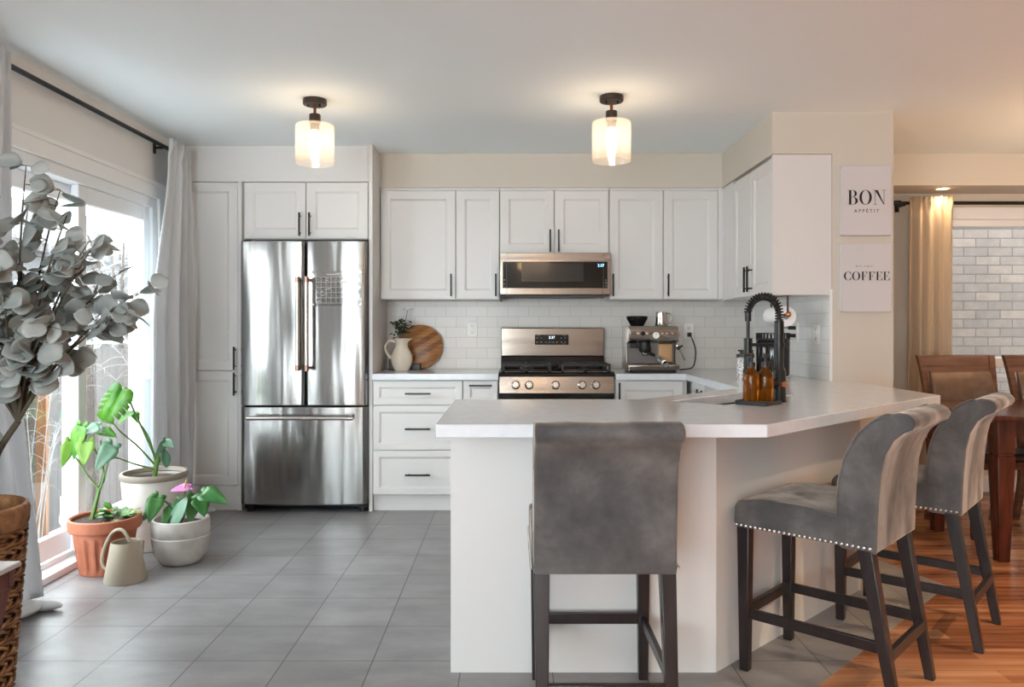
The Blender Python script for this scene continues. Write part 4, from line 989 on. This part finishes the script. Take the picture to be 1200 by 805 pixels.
def bottle(label, loc, body, group):
    t = thing('pump_bottle', label, 'bottle', loc, group=group)
    MB().lathe([(0,0),(.029,0),(.0315,.004),(.0315,.095),(.029,.108),(.018,.12),(.014,.125),(.014,.135),(0,.135)], n=28).build('glass_body', body, t)
    b = MB(); b.cyl((0,0,.134),(0,0,.152),.0155); b.cyl((0,0,.152),(0,0,.172),.005); b.cyl((0,0,.170),(0,0,.186),.013,.011); b.tube([(0,0,.18),(-.02,-.018,.182),(-.03,-.027,.176)],.005,8)
    b.build('pump', M['blackp'], t); return t
c1 = tp(.132,.425); c1 = (c1[0]-.008, c1[1]-.03); c2 = (c1[0]+.072, c1[1]+.045)
bo = bottle('amber glass pump bottle on the slate tray, the one nearer the stools', (tr_c[0]-.031, tr_c[1]-.010, ZC+.0125), M['amber'], 'amber pump bottles on the slate tray')
bo2 = dup(bo, (tr_c[0]+.031, tr_c[1]+.012, ZC+.0125), 0.5, 'amber glass pump bottle on the slate tray, the one nearer the faucet')
t = thing('glass_canister', 'small grey speckled canister with black lid behind the amber bottles', 'canister', (1.30, 4.32, ZC))
MB().lathe([(0,0),(.035,0),(.037,.004),(.037,.13),(.035,.134),(0,.134)], n=28).build('body', M['clear_jar'], t)
b = MB(); b.lathe([(0,.134),(.037,.134),(.037,.15),(.012,.156),(.012,.175),(0,.175)], n=24); b.tube([(0,0,.17),(-.03,-.01,.172)],.005,8); b.build('lid', M['blackp'], t)
t = thing('steel_tumbler', 'small steel tumbler between the black kettle and speckled canister', 'tumbler', (1.38, 4.52, ZC))
MB().lathe([(0,0),(.034,0),(.036,.004),(.040,.17),(.038,.17),(.034,.01),(0,.008)], n=28).build('body', M['steels'], t)
MB().lathe([(.0365,.04),(.039,.042),(.0395,.06),(.0372,.062)], n=28, caps=False).build('band', M['blackp'], t)
t = thing('electric_kettle', 'glossy black cylindrical kettle with slotted lid behind the faucet', 'kettle', (1.515, 4.46, ZC))
MB().lathe([(0,0),(.095,0),(.098,.006),(.098,.022),(.092,.026),(0,.026)], n=36).build('power_base', M['chrome'], t)
MB().lathe([(0,.026),(.088,.026),(.092,.032),(.094,.22),(.09,.228),(0,.228)], n=40).build('body', M['blackg'], t)
b = MB(); b.lathe([(.094,.228),(.096,.23),(.096,.236),(.093,.238),(0,.238)], n=40); b.lathe([(.085,.27),(.096,.27),(.096,.264),(.085,.264)], n=40, caps=False)
for i in range(28):
    a = 2*pi*i/28; b.box(.09*cos(a)-.004,.09*cos(a)+.004,.09*sin(a)-.004,.09*sin(a)+.004,.236,.266)
b.build('slotted_lid', M['blackp'], t)
b = MB(); b.box(-.045,-.02,-.1,-.088,.06,.12); b.build('switch_box', M['iron'], t, bevel=.003)
b = MB(); b.tube(smoothpath([(.02,.09,.2),(.03,.125,.19),(.03,.135,.12),(.025,.115,.05),(.02,.09,.045)],6),.008,8); b.build('handle', M['blackp'], t)
for k, (z, y) in enumerate(((1.204, 4.8), (1.156, 4.8))):
    lbl = ('upper black plug in the side wall outlet by the faucet', 'lower black plug in the side wall outlet by the faucet')[k]
    t = thing('power_plug', lbl, 'plug', (1.77, y, z), group='black plugs in the side outlet')
    MB().box(-.045, 0, -.012, .012, -.011, .011).build('plug_body', M['blackp'], t, bevel=.005)
    b = MB(); b.tube(smoothpath([(-.045,0,0),(-.085,-.01,-.004),(-.10,-.03,-.05),(-.09,-.06,-.14-.0*k),(-.085+.02*k,-.08,-.24+.05*k)],6), .0035, 6); b.build('cable', M['blackp'], t)
t = thing('paper_towel_holder', 'dark paper towel holder with copper knob hung under the corner cabinet', 'paper towel holder', (1.545, 4.45, 1.388))
b = MB(); b.cyl((1.56,4.345,1.388),(1.56,4.345,1.275),.006); b.cyl((1.56,4.62,1.388),(1.56,4.62,1.275),.006); b.cyl((1.56,4.345,1.28),(1.56,4.62,1.28),.006); b.box(1.545,1.575,4.335,4.63,1.384,1.388); b.build('hanger', M['brownm'], t, W=True)
b = MB(); b.sphere((1.56,4.335,1.28),.017,8); b.build('knob', M['copper'], t, W=True)
b = MB(); b.start(); b.lathe([(.0185,0),(.057,0),(.058,.004),(.058,.226),(.057,.23),(.0185,.23)], n=36, caps=False); b.lathe([(.0185,0),(.0185,.23)], n=36, caps=False)
b.xf(Matrix.Rotation(-pi/2, 4, 'X')); o = b.build('paper_towel_roll', M['paper'], None, ang=50); o.location = (1.56, 4.37, 1.2695)
tag(o, 'white paper towel roll hanging below the corner wall cabinet', 'paper towel')

# ------------------------------------------------------------------ bar stools
def make_stool(label):
    t = thing('bar_stool', label, 'stool', (0,0,0), group='grey velvet counter stools')
    hw = .205
    # seat cushion
    b = MB(); b.prism([(-.14,.505),(.245,.505),(.255,.52),(.252,.575),(.235,.598),(.15,.612),(0,.612),(-.14,.60)], -hw-.004, hw+.004, 'x')
    b.build('seat', M['velvet'], t, bevel=.014, seg=3)
    front = [(-.10,.60),(-.102,.66),(-.110,.73),(-.130,.80),(-.165,.865),(-.210,.91),(-.255,.935)]
    back = [(-.285,.943),(-.312,.940),(-.330,.928),(-.335,.910),(-.325,.893),(-.300,.880),(-.272,.855),(-.248,.81),(-.235,.75),(-.228,.66),(-.224,.58),(-.222,.497),(-.11,.497)]
    b = MB(); b.prism(front+back, -hw, hw, 'x'); br = b.build('backrest', M['velvet'], t, bevel=.008, seg=3, ang=50)
    for s in (-1, 1):
        b = MB(); b.tube(smoothpath([(s*(hw-.002), y, z) for y, z in [(-.10,.56)]+front+[(-.275,.925),(-.283,.905),(-.268,.88),(-.240,.845),(-.222,.80)]], 4), .0035, 6); b.build('piping', M['velvet'], br)
    b = MB()
    for s in (-1, 1):
        n = 27
        for i in range(n): y = -.205+.445*i/(n-1); b.sphere((s*(hw+.005), y, .513), .0062, 4)
    for i in range(27): b.sphere((-hw+.015+(2*hw-.03)*i/26, .252, .517), .0062, 4)
    b.build('nailhead_trim', M['chrome'], t)
    def leg(x, y0, y1, w0, w1, z1=.505):
        b = MB(); b.hexa([(x-w0,y0-w0,0),(x+w0,y0-w0,0),(x+w0,y0+w0,0),(x-w0,y0+w0,0)], [(x-w1,y1-w1,z1),(x+w1,y1-w1,z1),(x+w1,y1+w1,z1),(x-w1,y1+w1,z1)]); lg = b.build('leg', M['espresso'], t, bevel=.003)
        b = MB(); b.cyl((x,y0,-.0),(x,y0,.006),.012); b.build('glide', M['chrome'], lg)
    for s in (-1, 1): leg(s*.182, .222, .222, .016, .022); leg(s*.182, -.275, -.185, .015, .023)
    MB().box(-.166,.166,.212,.232,.19,.226).build('stretcher', M['espresso'], t, bevel=.002)
    for s in (-1, 1):
        b = MB(); x = s*.182; b.hexa([(x-.008,-.25,.185),(x+.008,-.25,.185),(x+.008,.21,.185),(x-.008,.21,.185)],[(x-.008,-.243,.22),(x+.008,-.243,.22),(x+.008,.21,.22),(x-.008,.21,.22)]); b.build('stretcher', M['espresso'], t, bevel=.002)
    MB().box(-.168,.168,-.262,-.242,.165,.20).build('stretcher', M['espresso'], t, bevel=.002)
    return t
st1 = make_stool('grey velvet counter stool with its back to us, at the front of the bar')
st1.location = (.267, 2.412, 0)
dup(st1, (1.108, 2.685, 0), R(47), 'grey velvet counter stool at the angled bar side, nearer of the two seen sideways')
dup(st1, (1.645, 3.165, 0), R(49), 'grey velvet counter stool at the angled bar side, farther one beside the dining table')

# ------------------------------------------------------------------ dining furniture
t = thing('dining_table', 'dark cherry wood dining table at the right edge', 'table', (3.3, 4.28, 0))
MB().box(2.38, 4.4, 3.84, 4.70, .735, .765).build('tabletop', M['cherry'], t, W=True, bevel=.006)
b = MB(); b.box(2.50, 4.28, 3.94, 3.965, .64, .735); b.box(2.50, 4.28, 4.575, 4.60, .64, .735); b.box(2.50, 2.525, 3.965, 4.575, .64, .735); b.box(4.255, 4.28, 3.965, 4.575, .64, .735); b.build('apron', M['cherry'], t, W=True, bevel=.003)
for x in (2.53, 4.25):
    for y in (3.97, 4.57):
        b = MB(); w0, w1 = .028, .046
        b.box(x-w1,x+w1,y-w1,y+w1,.56,.735); b.box(x-w1+.006,x+w1-.006,y-w1+.006,y+w1-.006,.545,.56); b.hexa([(x-w0,y-w0,0),(x+w0,y-w0,0),(x+w0,y+w0,0),(x-w0,y+w0,0)],[(x-w1,y-w1,.545),(x+w1,y-w1,.545),(x+w1,y+w1,.545),(x-w1,y+w1,.545)])
        b.build('leg', M['cherry'], t, W=True, bevel=.003)
def make_chair(label):
    t = thing('dining_chair', label, 'chair', (0,0,0), group='cherry dining chairs behind the table'); hw = .215
    for s in (-1, 1):
        b = MB(); pts = smoothpath([(s*(hw-.01),.05,0),(s*(hw-.015),0,.25),(s*(hw-.015),0,.47),(s*(hw-.01),.03,.7),(s*hw,.075,.9),(s*(hw+.012),.11,1.03)], 4)
        for i in range(len(pts)-1):
            p, r_ = pts[i], pts[i+1]; a, d_ = .018, .016; b.hexa([(p.x-a,p.y-d_,p.z),(p.x+a,p.y-d_,p.z),(p.x+a,p.y+d_,p.z),(p.x-a,p.y+d_,p.z)],[(r_.x-a,r_.y-d_,r_.z),(r_.x+a,r_.y-d_,r_.z),(r_.x+a,r_.y+d_,r_.z),(r_.x-a,r_.y+d_,r_.z)])
        b.build('back_leg', M['cherry_l'], t)
        b = MB(); x = s*.195; b.hexa([(x-.014,-.43,0),(x+.014,-.43,0),(x+.014,-.402,0),(x-.014,-.402,0)],[(x-.022,-.44,.43),(x+.022,-.44,.43),(x+.022,-.395,.43),(x-.022,-.395,.43)]); b.build('front_leg', M['cherry'], t, bevel=.003)
    MB().prism([(.08,.96),(.10,1.03),(.125,1.03),(.105,.96)], -hw-.012, hw+.012, 'x').build('top_rail', M['cherry_l'], t, bevel=.006)
    MB().prism([(.068,.925),(.078,.962),(.10,.962),(.092,.925)], -hw+.01, hw-.01, 'x').build('rail', M['cherry_l'], t, bevel=.003)
    MB().prism([(.015,.63),(.072,.935),(.048,.93),(.004,.82),(-.012,.72),(-.005,.64)], -hw+.022, hw-.022, 'x').build('back_pad', M['leather'], t, bevel=.012, seg=3)
    MB().prism([(.01,.56),(.015,.62),(.035,.62),(.03,.56)], -hw+.01, hw-.01, 'x').build('rail', M['cherry_l'], t, bevel=.003)
    MB().box(-.215,.215,-.44,-.02,.40,.445).build('seat_frame', M['cherry'], t, bevel=.004)
    MB().box(-.212,.212,-.445,-.025,.446,.49).build('seat', plain('dark_leather_seat', (36, 30, 30), .4), t, bevel=.016, seg=3)
    return t
ch = make_chair('cherry dining chair with bronze leather back, beside the beige curtain'); ch.location = (2.82, 4.78, 0)
dup(ch, (3.37, 4.78, 0), 0, 'cherry dining chair cut off by the right edge, further from the curtain')

# ------------------------------------------------------------------ plants by the sliding door
def curved_leaf_stem(b, pts, r0, r1):
    p = smoothpath(pts, 6); n = len(p); b.tube(p, [r0+(r1-r0)*i/(n-1) for i in range(n)], 7); return p
# tall fake tree in woven basket
t = thing('potted_tree', 'grey-green leafy tree in a tall woven basket at the left edge', 'plant', (-1.795, 2.5, 0))
def rad(z): return .138+.042*z/.55
b = MB(); b.lathe([(0,0),(.13,0),(.132,.006)]+[(rad(z)-.008, z) for z in [i*.055 for i in range(1, 11)]]+[(.17,.55),(.162,.45),(.158,.42),(0,.42)], n=40); bk = b.build('basket', plain('dark_wicker_lining', (92, 60, 38), .9), t)
b = MB()
for k in range(21):
    z0 = .014+k*.0258
    for s2 in (0, 1):
        b.tube([((rad(z0)+.007*sin(11*a+pi*s2+k*pi))*cos(a), (rad(z0)+.007*sin(11*a+pi*s2+k*pi))*sin(a), z0+.0075*cos(11*a+pi*s2)) for a in [2*pi*i/110 for i in range(110)]], .0058, 6, closed=True)
b.build('weave', M['wicker'], bk)
b = MB(); b.lathe([(.165,.545),(.186,.545),(.192,.56),(.194,.60),(.189,.618),(.18,.622),(.172,.612),(.168,.56)], n=60, caps=False); b.build('basket_rim', M['wicker'], t)
b = MB(); b.lathe([(0,.47),(.158,.46)], n=30, caps=False); b.build('moss', M['soil'], t)
b = MB(); fo = MB(); rr = random.Random(21)
tr0 = Vector((.06, 0, .45)); fork = Vector((.20, -.02, .9))
tk = smoothpath([tr0, (.08,0,.62), (.12,-.01,.78), fork], 6); b.tube(tk, [.014-.004*i/len(tk) for i in range(len(tk))], 8)
ends = [(.21,-.05,1.72),(.26,.05,1.66),(.34,-.05,1.56),(.40,0,1.47),(.42,.10,1.38),(.56,.02,1.335),(.53,-.05,1.25),(.30,.15,1.5),(.12,.1,1.6),(.03,-.05,1.62),(-.05,.05,1.45),(.02,-.15,1.35),
        (.15,-.18,1.45),(.24,-.2,1.3),(.36,-.16,1.22),(.05,-.2,1.15),(-.08,-.05,1.2),(.20,.2,1.25),(-.02,-.12,1.0),(.30,-.12,1.12),(.1,-.2,1.55),(.28,0,1.42),(.18,.05,1.36),(-.1,.0,1.6),(.0,-.18,.86)]
for e_ in ends:
    e_ = Vector(e_)+Vector((.035,0,0)); p0 = fork if e_.z > 1.05 else tk[10]; p1 = p0.lerp(e_, .45)+Vector((-.02, 0, .10)); pts = bez(p0, p1, e_, 12); b.tube(pts, [.006-.0045*i/12 for i in range(13)], 6)
    for i in range(4, 13):
        for s_ in (0, 1, 2):
            if rr.random() < .12: continue
            a = rr.uniform(0, 2*pi); d_ = Vector((cos(a), sin(a)*.9, rr.uniform(-.5, .45))).normalized(); p = pts[i]; L = rr.uniform(.046, .082)
            st_ = p+d_*.018; b.tube([p, st_], .0012, 4)
            leaf(fo, st_, st_+d_*L, (rr.uniform(-.8,.8), rr.uniform(-1.6,.0), .55), L*rr.uniform(.95,1.2), 'oval', rr.uniform(.05,.3), rr.uniform(-.05,.2), 6)
b.build('trunk', M['stemb'], t); fo.build('foliage', M['leaf_grey'], t, solid=.0008, ang=180)
# terracotta pot plant
t = thing('potted_plant', 'philodendron with lime leaves in an orange terracotta pot', 'plant', (-2.02, 3.815, 0))
b = MB(); b.lathe([(0,0),(.112,0),(.116,.006),(.118,.02),(.121,.04),(.130,.10),(.139,.165),(.142,.19),(.142,.205),(.160,.21),(.166,.218),(.168,.25),(.165,.268),(.158,.272),(.150,.266),(.148,.22),(0,.215)], n=84, fn=lambda a, z: 1-.07*max(0, min(1, .5+1.5*sin(18*a)))*max(0,min(1,(z-.012)/.02))*max(0,min(1,(.185-z)/.02))); b.build('pot', M['terra'], t, ang=25)
MB().lathe([(0,.256),(.155,.250)], n=30, caps=False).build('soil', M['soil'], t)
b = MB(); L1 = MB(); L2 = MB(); L3 = MB()
curved_leaf_stem(b, [(-.066,.0,.25),(-.05,0,.32),(-.03,0,.40)], .013, .009)
curved_leaf_stem(b, [(-.03,0,.40),(-.08,-.02,.48),(-.13,-.03,.565)], .005, .004); curved_leaf_stem(b, [(-.03,0,.40),(-.005,0,.47),(-.03,-.02,.58),(-.055,-.03,.63)], .006, .004)
curved_leaf_stem(b, [(-.04,.0,.40),(-.02,.02,.50),(-.04,.03,.64)], .005, .003); curved_leaf_stem(b, [(-.02,.0,.42),(.01,-.01,.5),(.04,-.02,.6)], .004, .003)
leaf(L2, (-.15,-.04,.645), (-.175,-.07,.52), (.6,-1,.3), .07, 'heart', .15, .05); leaf(L1, (-.10,-.03,.72), (-.13,-.06,.555), (-.3,-1,.2), .10, 'heart', .2, .05)
leaf(L2, (-.065,-.05,.65), (-.06,-.09,.535), (.1,-1,.3), .10, 'heart', .2, .05); leaf(L3, (-.03,0,.715), (-.11,-.04,.675), (.1,-.7,1), .085, 'heart', .2, .1)
leaf(L3, (.048,-.02,.625), (-.015,-.07,.505), (.5,-1,.3), .095, 'heart', .15, .05); leaf(L1, (-.03,.02,.69), (.055,.0,.665), (0,-.6,1), .075, 'heart', .2, .1); leaf(L1, (-.02,0,.62), (.03,-.03,.61), (0,-1,.6), .06, 'heart', .2)
leaf(L1, (-.12,0,.70), (-.155,-.02,.58), (.4,-1,.2), .08, 'heart', .2)
rr = random.Random(6)
for i in range(26):
    a = rr.uniform(0, 2*pi); p = Vector((.05+.06*cos(a)*rr.random(), .03+.06*sin(a)*rr.random(), .24+.05*rr.random())); d_ = Vector((cos(a), sin(a), rr.uniform(.1,.9))).normalized(); leaf(L1, p, p+d_*.075, (0,0,1), .04, 'lance', .15, .2, 5)
b.build('stems', M['stem'], t); L1.build('green_leaves', M['leaf_bright'], t, solid=.0008, ang=180); L2.build('lime_leaves', M['leaf_lime'], t, solid=.0008, ang=180); L3.build('blue_leaves', M['leaf_blue'], t, solid=.0008, ang=180)
# monstera in ribbed white pot
t = thing('potted_plant', 'monstera with sprawling stems in the tall ribbed off-white pot', 'plant', (-1.975, 4.24, 0))
b = MB(); b.lathe([(0,0),(.135,0),(.14,.006),(.166,.37),(.163,.385),(.155,.385),(.15,.34),(0,.33)], n=120, fn=lambda a, z: 1+.010*sin(40*a)*(1 if .01 < z < .365 else 0)); b.build('pot', M['potw'], t, ang=30)
MB().lathe([(.150,.375),(.172,.378),(.176,.39),(.176,.402),(.168,.412),(.158,.41),(.152,.39)], n=60, caps=False).build('rim', M['potrim'], t)
MB().lathe([(0,.375),(.152,.37)], n=30, caps=False).build('soil', M['soil'], t)
b = MB(); L1 = MB(); L3 = MB()
b.tube(smoothpath([(.0,0,.36),(.01,0,.44),(.03,-.01,.5)],5), .014, 8)
curved_leaf_stem(b, [(.02,0,.46),(.0,-.08,.60),(-.03,-.18,.78),(-.03,-.26,.90)], .007, .004); curved_leaf_stem(b, [(.01,0,.44),(-.05,-.08,.56),(-.10,-.18,.66),(-.12,-.24,.735)], .006, .003)
curved_leaf_stem(b, [(.01,0,.42),(-.06,-.10,.47),(-.11,-.2,.52),(-.14,-.28,.52)], .006, .003); curved_leaf_stem(b, [(.01,0,.44),(-.02,-.02,.6),(-.07,-.1,.74)], .005, .003); curved_leaf_stem(b, [(.03,0,.46),(.06,-.02,.55),(.075,-.03,.58)], .004, .003)
# big split leaf
def monstera(bb, c, tip, up, W_):
    c, tip, up = Vector(c), Vector(tip), Vector(up); ax_ = tip-c; L = ax_.length; t_ = ax_/L; sd = t_.cross(up).normalized(); nr = sd.cross(t_)
    K = 5
    for s_ in (1, -1):
        P = [(0, 0), (-.10, .12), (-.13, .26), (-.06, .40)]
        for k in range(K):
            u0 = k/K*.9; u1 = (k+1)/K*.9; wv = .52*(sin(pi*(.30+.58*(k+.5)/K)))**.7
            P += [(u0+.15, wv), (u1+.10, wv*.96)]
            if k < K-1: P.append((u1+.03, wv*.36))
        P += [(1.06, .05), (1.08, 0)]
        P = [(min(u, 1.08), v) for u, v in P]
        tr = tessellate_polygon([[Vector((u, v, 0)) for u, v in P]])
        bb.add([c+ax_*u+sd*s_*v*W_+nr*(.10*v*W_ - .5*v*v*W_) - nr*.06*L*u*u for u, v in P], [tuple(t_3) for t_3 in tr])
monstera(L1, (-.045,-.26,.885), (-.125,-.30,.735), (-.15,-1,.35), .17)
leaf(L3, (.075,-.03,.585), (.03,-.06,.50), (1,-.6,.3), .05, 'heart', .3); leaf(L3, (.06,-.02,.54), (.09,-.05,.44), (1,-1,.2), .055, 'oval', .3); leaf(L3, (.075,-.03,.58), (.13,-.05,.55), (0,-1,1), .06, 'heart', .3)
leaf(L1, (-.07,-.10,.745), (-.13,-.16,.70), (0,-.4,1), .08, 'heart', .3, .2); leaf(L1, (-.06,-.10,.745), (-.02,-.14,.70), (0,-.6,1), .05, 'heart', .3, .2)
b.build('stems', M['stem'], t); L1.build('green_leaves', M['leaf_bright'], t, solid=.0008, ang=180); L3.build('blue_leaves', M['leaf_blue'], t, solid=.0008, ang=180)
# anthurium in round concrete pot
t = thing('potted_plant', 'anthurium with one pink flower in the round pale concrete pot', 'plant', (-1.705, 3.955, 0))
b = MB(); b.lathe([(0,0),(.085,0),(.10,.008),(.125,.05),(.140,.11),(.143,.14),(.1385,.145),(.1385,.15),(.142,.155),(.143,.20),(.138,.225),(.128,.228),(.120,.215),(.118,.18),(0,.175)], n=56); b.build('pot', M['concrete'], t)
MB().lathe([(0,.2),(.122,.195)], n=30, caps=False).build('soil', M['soil'], t)
b = MB(); L1 = MB(); L3 = MB()
def lf(bb, st_, tip, up, W_, shape='heart', base=(0,0,.19)):
    base = Vector(base); st_ = Vector(st_); curved_leaf_stem(b, [base, base.lerp(st_, .5)+Vector((0,0,.03)), st_], .003, .0022); leaf(bb, st_, tip, up, W_, shape, .2, .08)
lf(L1, (.12,-.03,.36), (.27,-.08,.325), (0,-.6,1), .12); lf(L1, (-.10,-.03,.34), (-.15,-.10,.235), (.4,-.7,.8), .09); lf(L1, (-.10,-.05,.34), (-.11,-.12,.23), (.3,-1,.4), .09); lf(L1, (-.03,-.04,.29), (-.06,-.1,.2), (.3,-1,.5), .06)
lf(L3, (.05,-.04,.34), (-.02,-.10,.18), (-.4,-1,.5), .085, 'oval'); lf(L1, (.07,0,.34), (.08,-.08,.22), (.5,-1,.6), .10); lf(L1, (.02,.02,.3), (-.02,-.02,.24), (0,-1,.6), .07); lf(L1, (.10,-.01,.33), (.15,-.07,.25), (.5,-1,.7), .10)
lf(L1, (-.02,.03,.30), (-.07,.05,.28), (0,-1,.6), .07)
fs_ = curved_leaf_stem(b, [(0,0,.19),(.01,0,.30),(.03,-.02,.385)], .003, .0025)
b.build('stems', M['stem'], t); L1.build('green_leaves', M['leaf_mid'], t, solid=.0008, ang=180); L3.build('pale_leaves', M['leaf_blue'], t, solid=.0008, ang=180)
b = MB(); leaf(b, (.05,-.01,.385), (-.03,-.06,.375), (.2,-.5,1), .07, 'heart', .25); o = b.build('flower', M['pink'], t, solid=.0008, ang=180)
MB().tube([(.028,-.024,.388),(.04,-.03,.425)], [.005,.003], 8).build('spadix', M['yellow'], o)
# watering can
t = thing('watering_can', 'small beige watering can with a looped handle beside the terracotta pot', 'watering can', (-1.845, 3.665, 0))
MB().lathe([(0,0),(.093,0),(.095,.004),(.064,.182),(.062,.186),(.058,.182),(.086,.012),(0,.01)], n=48).build('body', M['can'], t)
b = MB(); b.tube(smoothpath([(.02,0,.185),(-.01,0,.235),(-.05,0,.235),(-.085,0,.19),(-.105,-.01,.12),(-.10,-.012,.07),(-.078,-.012,.05)], 6), .0075, 10); b.build('handle', M['can'], t)
b = MB(); b.tube(smoothpath([(.03,.078,.04),(.03,.10,.09),(.035,.105,.16)], 5), .007, 8); b.build('spout', M['can'], t)
# side table
t = thing('side_table', 'small reddish wood side table with pale top at the lower left edge', 'table', (-1.55, 1.64, 0))
MB().box(-1.85, -1.268, 1.30, 1.985, .586, .60).build('table_top', plain('pale_grey_top', (200, 197, 195), .35), t, W=True, bevel=.003)
b = MB(); b.box(-1.84,-1.278,1.95,1.975,.54,.586); b.box(-1.84,-1.278,1.31,1.335,.54,.586); b.box(-1.303,-1.278,1.335,1.95,.54,.586); b.box(-1.84,-1.815,1.335,1.95,.54,.586); b.build('apron', M['bench'], t, W=True, bevel=.003)
for sx, x in ((1,-1.30),(-1,-1.815)):
    for y in (1.34,1.945):
        b = MB(); x1 = x-sx*.12; b.hexa([(x1-.018,y-.018,0),(x1+.018,y-.018,0),(x1+.018,y+.018,0),(x1-.018,y+.018,0)],[(x-.02,y-.02,.545),(x+.02,y-.02,.545),(x+.02,y+.02,.545),(x-.02,y+.02,.545)]); b.build('leg', M['bench'], t, W=True, bevel=.002)
